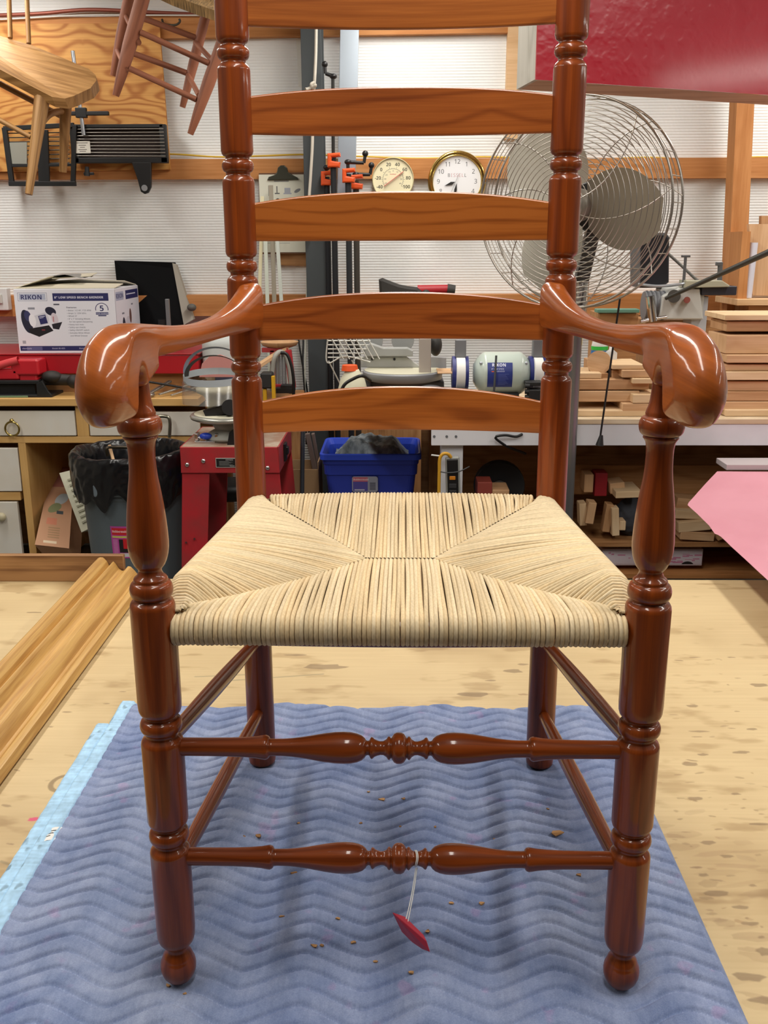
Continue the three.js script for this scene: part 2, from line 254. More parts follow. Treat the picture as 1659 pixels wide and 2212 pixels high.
// ---------------------------------------------------------------- the work table with what lies on it
const TOPY = TABLE - 0.008, TX0 = -1.55, TX1 = 1.0, TZ0 = -1.475, TZ1 = 0.52;
{
  const W = 1536, H = 1216, sx = W / (TX1 - TX0), sz = H / (TZ1 - TZ0);
  const tex = canvasTex(W, H, (c) => {
    const im = c.createImageData(W, H), d = im.data;
    for (let j = 0; j < H; j++) for (let i = 0; i < W; i++) {
      const x = i / sx, z = j / sz, g = noise(x * 9, z * 260), m = fbm(x * 2.6 + 3, z * 5, 4), s = fbm(x * 11 + 40, z * 30 + 9, 4), t = fbm(x * 3 + 20, z * 3 + 5, 4);
      const dirt = smooth(0.5, 0.78, t) * 0.5 + smooth(0.6, 0.8, s) * 0.35 + (g - 0.5) * 0.1 + (m - 0.5) * 0.35, k = (j * W + i) * 4;
      d[k] = 202 - 64 * dirt; d[k + 1] = 178 - 70 * dirt; d[k + 2] = 133 - 66 * dirt; d[k + 3] = 255;
    }
    c.putImageData(im, 0, 0);
    const spot = (px, py, w, h, col, al, rot = 0) => { const p = atY(px, py, TOPY); c.save(); c.globalAlpha = al; c.translate((p.x - TX0) * sx, (p.z - TZ0) * sz); c.rotate(rot); c.fillStyle = col; c.beginPath(); for (let a = 0; a < 12; a++) { const q = 0.7 + 0.5 * rnd(); c.lineTo(Math.cos(a / 6 * Math.PI) * w * sx * q, Math.sin(a / 6 * Math.PI) * h * sz * q); } c.fill(); c.restore(); };
    // stains, flecks and scuffs where they lie on the table
    for (const [x, y, w, h] of [[75, 1323, 0.02, 0.004], [40, 1281, 0.006, 0.002], [145, 1538, 0.01, 0.003], [110, 1570, 0.006, 0.002], [265, 1494, 0.007, 0.002], [230, 1520, 0.006, 0.002], [60, 1640, 0.012, 0.002], [200, 1590, 0.004, 0.002], [1495, 1525, 0.011, 0.006], [1510, 1580, 0.02, 0.003], [1625, 1575, 0.01, 0.004], [1600, 1625, 0.016, 0.005], [1520, 1630, 0.01, 0.004], [1490, 1650, 0.014, 0.007], [1500, 1725, 0.014, 0.005], [1590, 1715, 0.008, 0.003], [1580, 1420, 0.01, 0.003], [1500, 1420, 0.013, 0.003], [1640, 1480, 0.02, 0.008], [1530, 1820, 0.014, 0.005], [1570, 1850, 0.01, 0.004], [1520, 1890, 0.008, 0.004], [1550, 1930, 0.018, 0.006], [1600, 1960, 0.012, 0.004], [1620, 1995, 0.012, 0.004], [1650, 2055, 0.01, 0.008], [1615, 2110, 0.02, 0.008], [1650, 2160, 0.02, 0.006], [1640, 1780, 0.016, 0.003], [700, 1440, 0.05, 0.012], [1020, 1500, 0.03, 0.012], [640, 1415, 0.03, 0.004], [1130, 1435, 0.012, 0.005], [1110, 1450, 0.02, 0.01], [1060, 1470, 0.014, 0.004]])
      spot(x, y, w, h, '#5f4a33', 0.42);
    for (let k = 0; k < 150; k++) spot(k % 3 ? rr(1380, 1659) : rr(0, 330), rr(1420, 2150), rr(0.002, 0.011), rr(0.001, 0.0035), rnd() < 0.7 ? '#6b5238' : '#8d6c45', rr(0.15, 0.5), rr(-0.3, 0.3));
    for (let k = 0; k < 40; k++) spot(rr(1400, 1659), rr(1750, 2200), rr(0.01, 0.04), rr(0.003, 0.01), '#7d6142', rr(0.08, 0.22), rr(-0.3, 0.3));
    spot(72, 1770, 0.009, 0.006, '#d0406c', 0.85);
    spot(1130, 1500, 0.01, 0.004, '#8a6a4a', 0.5);
    const p = atY(137, 1692, TOPY); c.globalAlpha = 0.55; c.strokeStyle = '#6a5335'; c.lineWidth = 5; c.beginPath(); c.ellipse((p.x - TX0) * sx, (p.z - TZ0) * sz, 0.02 * sx, 0.024 * sz, 0, 0.5, 6.1); c.stroke();
    c.globalAlpha = 0.3; c.strokeStyle = '#5d5a48'; c.lineWidth = 3; for (const [x0, y0, x1, y1] of [[420, 1462, 560, 1456], [500, 1470, 700, 1456], [0, 1860, 70, 1885], [0, 1965, 40, 1940]]) { const a = atY(x0, y0, TOPY), b = atY(x1, y1, TOPY); c.beginPath(); c.moveTo((a.x - TX0) * sx, (a.z - TZ0) * sz); c.lineTo((b.x - TX0) * sx, (b.z - TZ0) * sz); c.stroke(); }
  });
  const t = thing('work_table', 'large plywood topped work table with scuffed stained tan surface', 'table', V((TX0 + TX1) / 2, 0, (TZ0 + TZ1) / 2));
  const top = boxUV(new RoundedBoxGeometry(TX1 - TX0, 0.019, TZ1 - TZ0, 1, 0.002)).translate((TX0 + TX1) / 2, TOPY - 0.0095, (TZ0 + TZ1) / 2), p = top.attributes.position, uv = top.attributes.uv;
  for (let i = 0; i < p.count; i++) uv.setXY(i, (p.getX(i) - TX0) / (TX1 - TX0), 1 - (p.getZ(i) - TZ0) / (TZ1 - TZ0));
  part(t, 'table_top', top, std({ map: tex, roughness: 0.55 }));
  part(t, 'apron', [span(TX0 + 0.05, TX1 - 0.05, TOPY - 0.12, TOPY - 0.0195, TZ0 + 0.04, TZ0 + 0.08, 0.003), span(TX0 + 0.05, TX1 - 0.05, TOPY - 0.12, TOPY - 0.0195, TZ1 - 0.08, TZ1 - 0.04, 0.003)], pine);
  for (const x of [TX0 + 0.1, TX1 - 0.1]) for (const z of [TZ0 + 0.13, TZ1 - 0.13]) part(t, 'leg', box(x, (TOPY - 0.0195) / 2, z, 0.09, TOPY - 0.0195, 0.09, 0.004, 'y'), pine);
}
// batten on edge along the far edge of the table
solo('wooden_batten', 'rough brown batten on edge along the rim of the work table', 'board', span(-1.5, -0.735, TOPY, TABLE + 0.065, -1.472, -1.45, 0.002), std({ map: woodTex(0xa67c50, 0x5a371c, { s: 41, rings: 40, patch: 0.9 }), roughness: 0.7 }));
// crown moulding
{
  const P = [[0, 0.001], [0.132, 0.001], [0.136, 0.01], [0.132, 0.02], [0.122, 0.024], [0.114, 0.018], [0.108, 0.018], [0.1, 0.03], [0.09, 0.041], [0.082, 0.042], [0.078, 0.032], [0.066, 0.03], [0.058, 0.036], [0.05, 0.05], [0.044, 0.056], [0.038, 0.046], [0.033, 0.044], [0.028, 0.056], [0.018, 0.067], [0.008, 0.067], [0.001, 0.06]];
  const c = new THREE.CatmullRomCurve3(P.map(([x, y]) => V(x, y, 0)), true, 'catmullrom', 0.2).getPoints(90).map((q) => [q.x, q.y]);
  solo('crown_moulding', 'long oak coloured crown moulding with stepped curved profile lying on the table', 'moulding', turn(extrude(c, 1.485, 0, 'z'), 0, 0.006, 0).translate(-0.795, TOPY + 0.003, 0.04), mouldWood);
}
// ---- quilted moving blanket
const QX0 = -0.522, QX1 = 0.402, QZ0 = -0.722, QZ1 = 0.36, FEET = [[-0.2663, 0], [0.2663, 0], [-0.2378, -0.508], [0.2378, -0.508]];
const rowShift = (x, z) => { const ph = x / 0.153 + 0.752 + 0.16 * (fbm(x * 3, z * 3 + 8, 2) - 0.5), t = Math.abs((ph % 1 + 1) % 1 - 0.5) * 2, tri = mix(t, smooth(0, 1, t), 0.55); return 0.036 * tri + 0.02 * fbm(x * 2 + 9, z * 2.4, 2); };
const PITCHQ = 0.0292;
function quiltY(x, z) {
  const q = (z + rowShift(x, z)) / PITCHQ, f = Math.abs(q - Math.round(q)) * 2;              // 0 on the stitching
  let puff = 0.0058 * (1 - Math.pow(1 - f, 5));
  puff *= 0.8 + 0.5 * fbm(x * 34 + Math.floor(q) * 3.7, z * 34, 2);
  let y = puff + 0.0055 * (fbm(x * 5.5 + 2, z * 7 + 4, 3) - 0.45) + 0.0026 * (fbm(x * 22, z * 14, 3) - 0.5);
  y += 0.006 * Math.exp(-Math.pow((x - 0.235 + 0.12 * (z + 0.3)) / 0.028, 2)) * smooth(-0.55, -0.25, z) * smooth(0.12, -0.1, z) * (0.4 + 0.6 * fbm(z * 14, x * 9, 2));
  for (const [fx, fz] of FEET) { const d = Math.hypot(x - fx, z - fz); y -= (y + 0.003) * Math.exp(-Math.pow(d / 0.03, 2)); y += 0.004 * Math.exp(-Math.pow((d - 0.05) / 0.018, 2)) * (0.3 + 0.9 * fbm(x * 20 + 3, z * 20, 2)); }
  const e = Math.min(x - QX0, QX1 - x, z - QZ0 + 0.004 * Math.sin(x * 23), QZ1 - z);
  y = mix(-0.0052, y, smooth(-0.001, 0.009, e));
  return TABLE - 0.002 + y;
}
{
  const a = [147, 159, 190], b = [113, 129, 166];
  const quiltTex = dataTex(1024, 1200, (u, v) => {
    const x = QX0 + u, z = QZ0 + v, q = (z + rowShift(x, z)) / PITCHQ, f = Math.abs(q - Math.round(q)) * PITCHQ, k = clamp(fbm(u * 26, v * 26, 4) * 1.5 - 0.25), w = fbm(u * 5 + 7, v * 5, 3), n = hash(Math.floor(u * 1100), Math.floor(v * 1100)), l = noise(u * 300, v * 55);
    let r = mix(b[0], a[0], k), g = mix(b[1], a[1], k), c = mix(b[2], a[2], k);
    r += (w - 0.5) * 26 + (n - 0.5) * 18 + (l - 0.5) * 9; g += (w - 0.5) * 22 + (n - 0.5) * 18 + (l - 0.5) * 9; c += (w - 0.5) * 10 + (n - 0.5) * 14 + (l - 0.5) * 9;
    const pk = smooth(0.72, 0.84, fbm(u * 30 + 60, v * 30 + 11, 3)); r += pk * 14; g -= pk * 3;
    if (f < 0.0007 && (u * 300 + Math.round(q) * 0.37) % 1 < 0.68) { r = mix(r, 176, 0.35); g = mix(g, 188, 0.35); c = mix(c, 216, 0.35); }
    return [r, g, c];
  }, [QX1 - QX0, QZ1 - QZ0]);
  const quiltMat = std({ map: quiltTex, roughness: 0.95 });
  const t = thing('moving_blanket', 'quilted blue moving blanket with zigzag stitching spread on the table', 'blanket', V(-0.06, TOPY, -0.2));
  const g = sheet(330, 400, (u, v) => { const x = mix(QX0, QX1, u), z = mix(QZ1, QZ0, v); return V(x, quiltY(x, z), z - 0.004 * Math.sin(x * 23) * v); }, (u, v) => [u * (QX1 - QX0), (1 - v) * (QZ1 - QZ0)]);
  part(t, 'quilt', g, quiltMat);
  // pale blue binding along one edge: two overlapping folds of woven tape
  const tape = std({ map: dataTex(256, 512, (u, v) => { const k = fbm(u * 120, v * 60, 3), w = noise(u * 30, v * 330), d = smooth(0.66, 0.8, fbm(u * 60 + 9, v * 45, 3)); const c = 0.86 + 0.2 * k + 0.1 * (w - 0.5) - 0.25 * d; return [164 * c + 8, 205 * c + 6, 240 * c]; }, [0.15, 0.4]), roughness: 0.85 });
  const strip = (x0, x1, z0, z1, lift, s) => sheet(12, 150, (u, v) => { const z = mix(z0, z1, v), wob = 0.006 * (fbm(z * 9 + s, 1, 3) - 0.5) + 0.02 * smooth(-0.25, 0.35, z) * 0, x = mix(x0 + wob, x1 + wob * 0.6, u); const e = Math.min(u, 1 - u) * 2; return V(x, TOPY + 0.0012 + lift * smooth(0, 0.35, e) + 0.0022 * fbm(x * 60 + s, z * 90, 3), z); }, (u, v) => [u * (x1 - x0), v * (z1 - z0)]);
  part(t, 'binding', [strip(-0.545, -0.512, 0.36, -0.735, 0.007, 1), strip(-0.566, -0.54, 0.36, -0.65, 0.003, 5)], tape, 'pale blue tape binding');
  const ct = canvasTex(96, 96, (c) => { c.fillStyle = '#e6e6e2'; c.fillRect(0, 0, 96, 96); c.fillStyle = '#3b3b3d'; for (const [y, w] of [[22, 50], [40, 62], [58, 30]]) c.fillRect(18, y, w, 7); });
  const cp = atY(108, 1818, TOPY);
  part(t, 'care_label', sheet(6, 6, (u, v) => V(cp.x - 0.014 + 0.03 * u, TOPY + 0.004 + 0.006 * Math.sin(u * 3.1), cp.z + 0.016 - 0.034 * v - 0.01 * u)), std({ map: ct, roughness: 0.8, side: THREE.DoubleSide }), 'white printed care label');
}
// wood shavings scattered on the blanket
{
  const chip = std({ map: woodTex(0xc79a66, 0x8b6238, { s: 51, n: 128 }), roughness: 0.8 });
  const spots = [[826, 1733, 2.2], [872, 1731, 1.2], [796, 1716, 1], [645, 1781, 1.2], [780, 1784, 1], [864, 1789, 0.9], [635, 1888, 1.7], [974, 1959, 1.3], [1040, 1958, 1.5], [924, 2018, 1.5], [730, 1989, 1.2], [609, 1984, 1.2], [764, 2040, 1.4], [695, 2045, 1.1], [889, 2100, 1.4], [810, 2082, 1.2], [1204, 1811, 3], [558, 1813, 1.6], [528, 1810, 1.1], [363, 2124, 1.5], [399, 2146, 1.1], [680, 2046, 2], [1068, 1812, 0.9], [1250, 1896, 1.6], [1183, 1756, 1], [940, 1790, 0.9]];
  for (const [px, py, s] of spots) {
    const p = atY(px, py, TABLE + 0.001), y = quiltY(p.x, p.z), n = 6, pts = [];
    for (let k = 0; k < n; k++) { const a = k / n * 6.283 + rr(-0.3, 0.3), r = rr(0.0016, 0.0034) * s; pts.push(V(p.x + Math.cos(a) * r, y + 0.0012 + rr(-0.0004, 0.0009) * s, p.z + Math.sin(a) * r * 0.7)); }
    solo('wood_shaving', 'tiny tan wood shaving lying on the blue quilted blanket', 'shaving', prism(pts, V(0, -0.0016, 0)), chip, 'wood shavings on the blanket');
  }
}

// ---------------------------------------------------------------- the ladder-back armchair
const WF = 0.2663, WB = 0.2378, DB = 0.5084;
{
  const chair = thing('ladder_back_armchair', 'glossy cherry ladder-back armchair with woven cord seat and turned posts', 'chair', V(0, TABLE, 0));
  const P = (n, g, m, label, parent = chair) => { const q = shade(new THREE.Mesh(Array.isArray(g) ? merge(g) : g, m)); q.name = n; if (label) q.userData.label = label; parent.add(q); return q; };   // chair coordinates
  const dense = (prof, k = 5) => { const out = []; for (let i = 0; i < prof.length - 1; i++) { out.push(prof[i]); const dh = Math.abs(prof[i + 1][1] - prof[i][1]); if (dh > 0.03) for (let q = 1; q < k; q++) out.push([mix(prof[i][0], prof[i + 1][0], q / k), mix(prof[i][1], prof[i + 1][1], q / k)]); } out.push(prof[prof.length - 1]); return out; };
  const curve = (prof, n) => new THREE.CatmullRomCurve3(prof.map(([r, h]) => V(r, h, 0)), false, 'catmullrom', 0.35).getPoints(n).map((q) => [q.x, q.y]);
  const bead = (c, w, r, n = 7) => { const o = []; for (let k = 0; k <= n; k++) { const a = -Math.PI / 2 + Math.PI * k / n; o.push([r - 0.0052 + 0.0052 * Math.cos(a), c + w / 2 * Math.sin(a)]); } return o; };
  const ringUp = (c, r) => [[r, c - 0.0225], [r - 0.0006, c - 0.0195], [r - 0.0022, c - 0.0165], [r - 0.0052, c - 0.0138], [r - 0.006, c - 0.0118], ...bead(c, 0.0165, r - 0.0003, 8), [r - 0.0062, c + 0.0108], [r - 0.0058, c + 0.0128], [r - 0.003, c + 0.0142], [r - 0.0012, c + 0.0165], [r, c + 0.0205]];
  // front posts: ball foot, ringed column, baluster, collar and the pin that carries the arm
  const frontProfile = dense([[0.0001, 0], [0.0105, 0], [0.0145, 0.0025], [0.0185, 0.008], [0.0208, 0.015], [0.0212, 0.021], [0.0204, 0.027], [0.0186, 0.0315], [0.0178, 0.0335], [0.0172, 0.036], [0.0152, 0.0395], [0.0128, 0.0425], [0.0122, 0.046], [0.0138, 0.0492], [0.0175, 0.0525], [0.0206, 0.057], [0.0222, 0.0635], [0.0228, 0.075], ...ringUp(0.2005, 0.0232).map(([r, h]) => [r, h]), ...ringUp(0.341, 0.0237),
    [0.0242, 0.37], [0.0244, 0.482], [0.0238, 0.4855], [0.0222, 0.4885], [0.019, 0.4898], [0.0188, 0.4915], ...bead(0.5015, 0.0185, 0.0232, 9), [0.0178, 0.5125], [0.0182, 0.5138], [0.0172, 0.5155], [0.0142, 0.518], [0.0126, 0.5215], [0.0122, 0.5245], [0.0136, 0.5262], [0.0162, 0.5295], [0.0186, 0.535], [0.0205, 0.5415], [0.0215, 0.549], [0.0217, 0.556], [0.0213, 0.567], [0.0204, 0.581], [0.0188, 0.597], [0.0166, 0.6135], [0.0149, 0.625], [0.014, 0.636], [0.0137, 0.648], [0.014, 0.656], [0.015, 0.6625], [0.0168, 0.6655], [0.018, 0.667], [0.0178, 0.6685], [0.0168, 0.6698], ...bead(0.6795, 0.019, 0.0229, 9), [0.0168, 0.6902], [0.0172, 0.692], [0.0165, 0.695], [0.0148, 0.6995], [0.0135, 0.706], [0.0125, 0.718], [0.0118, 0.735], [0.0116, 0.748], [0.0001, 0.748]]);
  for (const s of [-1, 1]) P('front_post', lathe(frontProfile, 48, V(s * WF, 0, 0)), cherryTurned);
  const rings = [0.678, 0.8275, 0.9685, 1.119, 1.266], backProfile = dense([[0.0001, 0], [0.019, 0], [0.0222, 0.003], [0.023, 0.008], [0.0232, 0.03], [0.0234, 0.6], ...rings.flatMap((c) => ringUp(c, 0.0234)), [0.0234, 1.32], [0.022, 1.335], [0.012, 1.34], [0.0001, 1.34]]);
  for (const s of [-1, 1]) P('back_post', lathe(backProfile, 48, V(s * WB, 0, -DB)), cherryTurned);
  // curved slats: level lower edge, arched upper edge, bowed backwards
  [[1.154, 1.222, 0.05], [1.0115, 1.0785, 0.05], [0.8635, 0.9345, 0.0525], [0.7175, 0.788, 0.0515], [0.5745, 0.6435, 0.0485]].forEach(([y0, y1, endH], i) => {
    const half = WB - 0.014, th = 0.0085, nx = 56, bow = (x) => -0.032 * (1 - (x / half) ** 2), top = (x) => y0 + endH + (y1 - y0 - endH) * (1 - Math.pow(Math.abs(x / half), 2.3)), ring = [];
    const cs = (x) => { const t = top(x), r = 0.0028, z = bow(x) - DB; return [[y0, z + th / 2 - r], [y0 + r * 0.3, z + th / 2 - r * 0.3], [y0 + r, z + th / 2], [t - r, z + th / 2], [t - r * 0.3, z + th / 2 - r * 0.3], [t, z + th / 2 - r], [t, z - th / 2 + r], [t - r, z - th / 2], [y0 + r, z - th / 2], [y0, z - th / 2 + r]]; };
    const p = [], uv = [], ix = [], m = 10;
    for (let k = 0; k <= nx; k++) { const x = mix(-half, half, k / nx); cs(x).forEach(([y, z]) => { p.push(x, y, z); uv.push(x + 0.3 + i * 0.17, y - y0 + i * 0.083 + 0.02); }); }
    for (let k = 0; k < nx; k++) for (let q = 0; q < m; q++) { const a = k * m + q, b = k * m + (q + 1) % m, c = a + m, d = b + m; ix.push(a, c, d, a, d, b); }
    const g = new THREE.BufferGeometry(); g.setAttribute('position', new THREE.Float32BufferAttribute(p, 3)); g.setAttribute('uv', new THREE.Float32BufferAttribute(uv, 2)); g.setIndex(ix); g.computeVertexNormals();
    P('ladder_slat', g, i % 2 ? cherrySlat : cherrySlat2);
  });
  // arms: S-curved, widening to a rolled hand rest in front of the post
  const side = [[-0.5, 0.802], [-0.47, 0.797], [-0.43, 0.787], [-0.38, 0.777], [-0.3, 0.769], [-0.2, 0.767], [-0.12, 0.771], [-0.05, 0.778], [0.01, 0.7835], [0.05, 0.782], [0.085, 0.77], [0.107, 0.75], [0.116, 0.727], [0.111, 0.708], [0.097, 0.6955], [0.077, 0.6915], [0.06, 0.6945], [0.049, 0.702], [0.044, 0.718], [0.04, 0.731], [0.031, 0.7395], [0.022, 0.735], [0.017, 0.725], [0.012, 0.7205], [0, 0.7222], [-0.018, 0.727], [-0.036, 0.7315], [-0.0395, 0.735], [-0.041, 0.7435], [-0.06, 0.743], [-0.12, 0.742], [-0.2, 0.741], [-0.3, 0.74], [-0.4, 0.738], [-0.46, 0.738], [-0.5, 0.742]];
  const outline = new THREE.CatmullRomCurve3(side.map(([z, h]) => V(z, h, 0)), true, 'catmullrom', 0.4).getPoints(170).map((q) => [q.x, q.y]);
  const d2raw = polygonDistance(outline), G = 0.0022, gz0 = -0.53, gy0 = 0.66, gn = 310, gm = 86, grid = new Float32Array(gn * gm);
  for (let j = 0; j < gm; j++) for (let i = 0; i < gn; i++) grid[j * gn + i] = d2raw(gz0 + i * G, gy0 + j * G);
  const d2 = (z, y) => { const a = clamp((z - gz0) / G, 0, gn - 1.001), b = clamp((y - gy0) / G, 0, gm - 1.001), i = Math.floor(a), j = Math.floor(b), u = a - i, v = b - j; return mix(mix(grid[j * gn + i], grid[j * gn + i + 1], u), mix(grid[(j + 1) * gn + i], grid[(j + 1) * gn + i + 1], u), v); };
  const inner = ease([[-0.5, 0.2035], [-0.35, 0.222], [-0.2, 0.2365], [-0.08, 0.2465], [-0.03, 0.25], [0.06, 0.2505], [0.14, 0.2515]]), outer = ease([[-0.5, 0.2465], [-0.35, 0.2535], [-0.2, 0.2605], [-0.12, 0.269], [-0.06, 0.279], [0, 0.291], [0.05, 0.3005], [0.085, 0.3035], [0.14, 0.298]]);
  for (const s of [-1, 1]) {
    const f = (x, y, z) => { const i0 = inner(z), o0 = outer(z), w = (o0 - i0) / 2, u = x * s - (i0 + o0) / 2, front = smooth(-0.13, 0.06, z), upper = smooth(0.732, 0.752, y), R = u > 0 ? mix(mix(0.004, 0.016, upper), 0.034, front) : mix(mix(0.0025, 0.011, upper), mix(0.003, 0.02, smooth(0.05, 0.09, z)), front), k = Math.abs(u) / w, crown = 1.15 * R * Math.pow(k, mix(3.6, 2.7, front)); const A = d2(z, y) + crown, B = Math.abs(u) - w, K = 0.0055, h = Math.max(K - Math.abs(A - B), 0) / K; return Math.max(A, B) + h * h * K / 4; };
    const xs = [s * 0.19, s * 0.325].sort((a, b) => a - b), g = solidOf(f, [xs[0], 0.672, -0.516], [xs[1], 0.83, 0.137], 0.003), p = g.attributes.position, uv = [];
    for (let i = 0; i < p.count; i++) uv.push(p.getZ(i) + 0.2 + s * 0.11, p.getY(i) * 0.9 + p.getX(i) * 0.5);
    g.setAttribute('uv', new THREE.Float32BufferAttribute(uv, 2));
    P('armrest', g, cherryArm);
  }
  // turned front stretchers
  const halfS = [[0.0, 0.0172], [0.0025, 0.0172], [0.0055, 0.0158], [0.0078, 0.0125], [0.0088, 0.0108], [0.0096, 0.012], [0.0112, 0.0132], [0.013, 0.0118], [0.0142, 0.0098], [0.0175, 0.0078], [0.021, 0.0075], [0.0245, 0.0085], [0.0275, 0.0098], [0.0292, 0.0115], [0.0308, 0.0122], [0.0322, 0.011], [0.0332, 0.0085], [0.035, 0.0078], [0.037, 0.0085], [0.0385, 0.011], [0.042, 0.0138], [0.047, 0.0158], [0.054, 0.0172], [0.062, 0.0176], [0.072, 0.0172], [0.084, 0.0158], [0.096, 0.0138], [0.108, 0.0118], [0.12, 0.0103], [0.13, 0.0096], [0.142, 0.0094], [0.1455, 0.0096], [0.1462, 0.0115], [0.1475, 0.0128], [0.15, 0.0137], [0.1535, 0.0133], [0.16, 0.0122], [0.172, 0.0112], [0.19, 0.0105], [0.215, 0.0102], [0.25, 0.0102]];
  const full = [...halfS.slice(1).reverse().map(([h, r]) => [r, -h]), ...halfS.map(([h, r]) => [r, h])];
  for (const y of [0.313, 0.1705]) P('front_stretcher', lathe(full, 40).rotateZ(-Math.PI / 2).translate(0, y, 0), cherryTurned);
  const rod = (a, b, r0, r1, m, n) => { const prof = []; for (let k = 0; k <= 12; k++) prof.push([r0 + (r1 - r0) * Math.sin(Math.PI * k / 12), k / 12 * a.distanceTo(b)]); P(n, lathe(prof, 20).applyQuaternion(new THREE.Quaternion().setFromUnitVectors(V(0, 1, 0), b.clone().sub(a).normalize())).translate(a.x, a.y, a.z), m); };
  for (const s of [-1, 1]) for (const [hf, hb] of [[0.322, 0.226], [0.157, 0.098]]) rod(V(s * (WF - 0.006), hf - 0.005, -0.012), V(s * WB, hb + 0.002, -DB + 0.01), 0.0085, 0.0112, cherryTurned, 'side_rung');
  rod(V(-WB, 0.226, -DB), V(WB, 0.226, -DB), 0.009, 0.0115, cherryTurned, 'back_rung');
  // seat rails
  for (const [a, b] of [[V(-WF, 0.456, 0), V(WF, 0.456, 0)], [V(-WB, 0.458, -DB), V(WB, 0.458, -DB)], [V(-0.242, 0.4675, -0.004), V(-0.2255, 0.4545, -DB)], [V(0.242, 0.4675, -0.004), V(0.2255, 0.4545, -DB)]]) rod(a, b, 0.0095, 0.0105, cherryTurned, 'seat_rail');
  // woven cord seat: four panels that meet along mitred seams
  const CX = 0.046, CZ = -0.222, FXs = 0.231, FZs = -0.012, BXs = 0.209, BZs = -0.488, HC = 0.4645;
  const edgeX = (z) => mix(0.2585, 0.2425, -z / DB), sideH = (z) => 0.4765 + 0.029 * Math.pow(clamp((z + 0.5) / 0.5), 1.25) - 0.029 * smooth(-0.052, 0.0, z);
  const frontSeam = (x) => { const t = clamp((Math.abs(x) - CX) / (FXs - CX)); return V(x, mix(HC, 0.479, t * t), mix(CZ, FZs, t)); };
  const backSeam = (x) => { const t = clamp((Math.abs(x) - CX) / (BXs - CX)); return V(x, mix(HC, 0.468, t), mix(CZ, BZs, t)); };
  function cord(pts, across, r) {
    const n = pts.length, m = 5, pos = [], nor = [], uv = [], ix = []; let len = rr(0, 0.3);
    for (let i = 0; i < n; i++) {
      const t = pts[Math.min(n - 1, i + 1)].clone().sub(pts[Math.max(0, i - 1)]).normalize(), up = across.clone().cross(t).normalize(), side2 = t.clone().cross(up);
      if (i) len += pts[i].distanceTo(pts[i - 1]);
      for (let k = 0; k < m; k++) { const a = (k / (m - 1) - 0.5) * 3.5, d = up.clone().multiplyScalar(Math.cos(a)).addScaledVector(side2, Math.sin(a)); pos.push(pts[i].x + d.x * r, pts[i].y + d.y * r, pts[i].z + d.z * r); nor.push(d.x, d.y, d.z); uv.push(len, k / m * 0.009); }
    }
    for (let i = 0; i < n - 1; i++) for (let k = 0; k < m - 1; k++) { const a = i * m + k, b = a + 1, c = a + m, d = c + 1; ix.push(a, d, c, a, b, d); }
    const g = new THREE.BufferGeometry(); g.setAttribute('position', new THREE.Float32BufferAttribute(pos, 3)); g.setAttribute('normal', new THREE.Float32BufferAttribute(nor, 3)); g.setAttribute('uv', new THREE.Float32BufferAttribute(uv, 2)); g.setIndex(ix);
    return g;
  }
  // the stuffed pad beneath the cords
  const padTop = (x, z) => { const ex = edgeX(z), ax = Math.abs(x); if (z > frontSeam(x).z) { const s = frontSeam(x), t = clamp((0.0 - z) / (0.0 - s.z + 1e-6)); return mix(0.4705, s.y, t); } if (z < backSeam(x).z) { const s = backSeam(x), t = clamp((z + DB) / (s.z + DB + 1e-6)); return mix(0.472, s.y, t); } const sx = z > CZ ? mix(CX, FXs, (z - CZ) / (FZs - CZ)) : mix(CX, BXs, (CZ - z) / (CZ - BZs)), sy = z > CZ ? frontSeam(sx).y : backSeam(sx).y, t = clamp((ax - sx) / (ex - sx + 1e-6)); return mix(sy, sideH(z), smooth(0, 1, t) * 0.6 + t * 0.4); };
  const padGeo = sheet(40, 40, (u, v) => { const z = mix(0.002, -DB - 0.002, v), w = edgeX(z) - 0.006, x = mix(-w, w, u); return V(x, padTop(x, z) - 0.0035, z); });
  const under = sheet(8, 8, (u, v) => { const z = mix(0.002, -DB, 1 - v), w = edgeX(z) - 0.01; return V(mix(-w, w, u), 0.45, z); });
  const seat = P('seat', [padGeo, under], std({ color: 0x7c6140, roughness: 0.9 }), 'pale tan woven paper cord seat');
  const addCord = (pts, across, r) => P('cord', cord(pts, across, r), [cordMat, cordMat2, cordMat3][Math.floor(rnd() * 3)], null, seat);
  const wrap = (c, r, a0, a1, n, dir) => { const o = []; for (let k = 0; k <= n; k++) { const a = mix(a0, a1, k / n); o.push(V(c.x + dir.x * r * Math.sin(a), c.y + r * Math.cos(a), c.z + dir.z * r * Math.sin(a))); } return o; };
  const pitch = 0.00515, R = 0.0028;
  for (let x = -0.2433; x <= 0.2433; x += pitch) {                       // front panel
    const xj = x + rr(-0.0005, 0.0005), s = frontSeam(x * (1 - 0.045 * smooth(0.05, 0.24, Math.abs(x)))), y0 = 0.4555 + rr(-0.0004, 0.0004), pts = wrap(V(xj, y0, 0), 0.0155, 3.5, 0.25, 7, V(0, 0, 1)), lift = rr(-0.0006, 0.0006), sway = rr(-0.0012, 0.0012), end = V(s.x + (Math.abs(x) > CX ? -Math.sign(x) * 0.0018 : 0), s.y - 0.0022, s.z - 0.001), a = V(xj, y0 + 0.0158, -0.006);
    for (let k = 0; k <= 8; k++) { const t = k / 8, p = a.clone().lerp(end, t); p.y += Math.sin(Math.PI * t) * 0.0035 + lift * Math.sin(Math.PI * t); p.x += sway * Math.sin(Math.PI * t); if (k === 8) p.y -= 0.001; pts.push(p); }
    addCord(pts, V(1, 0, 0), R);
  }
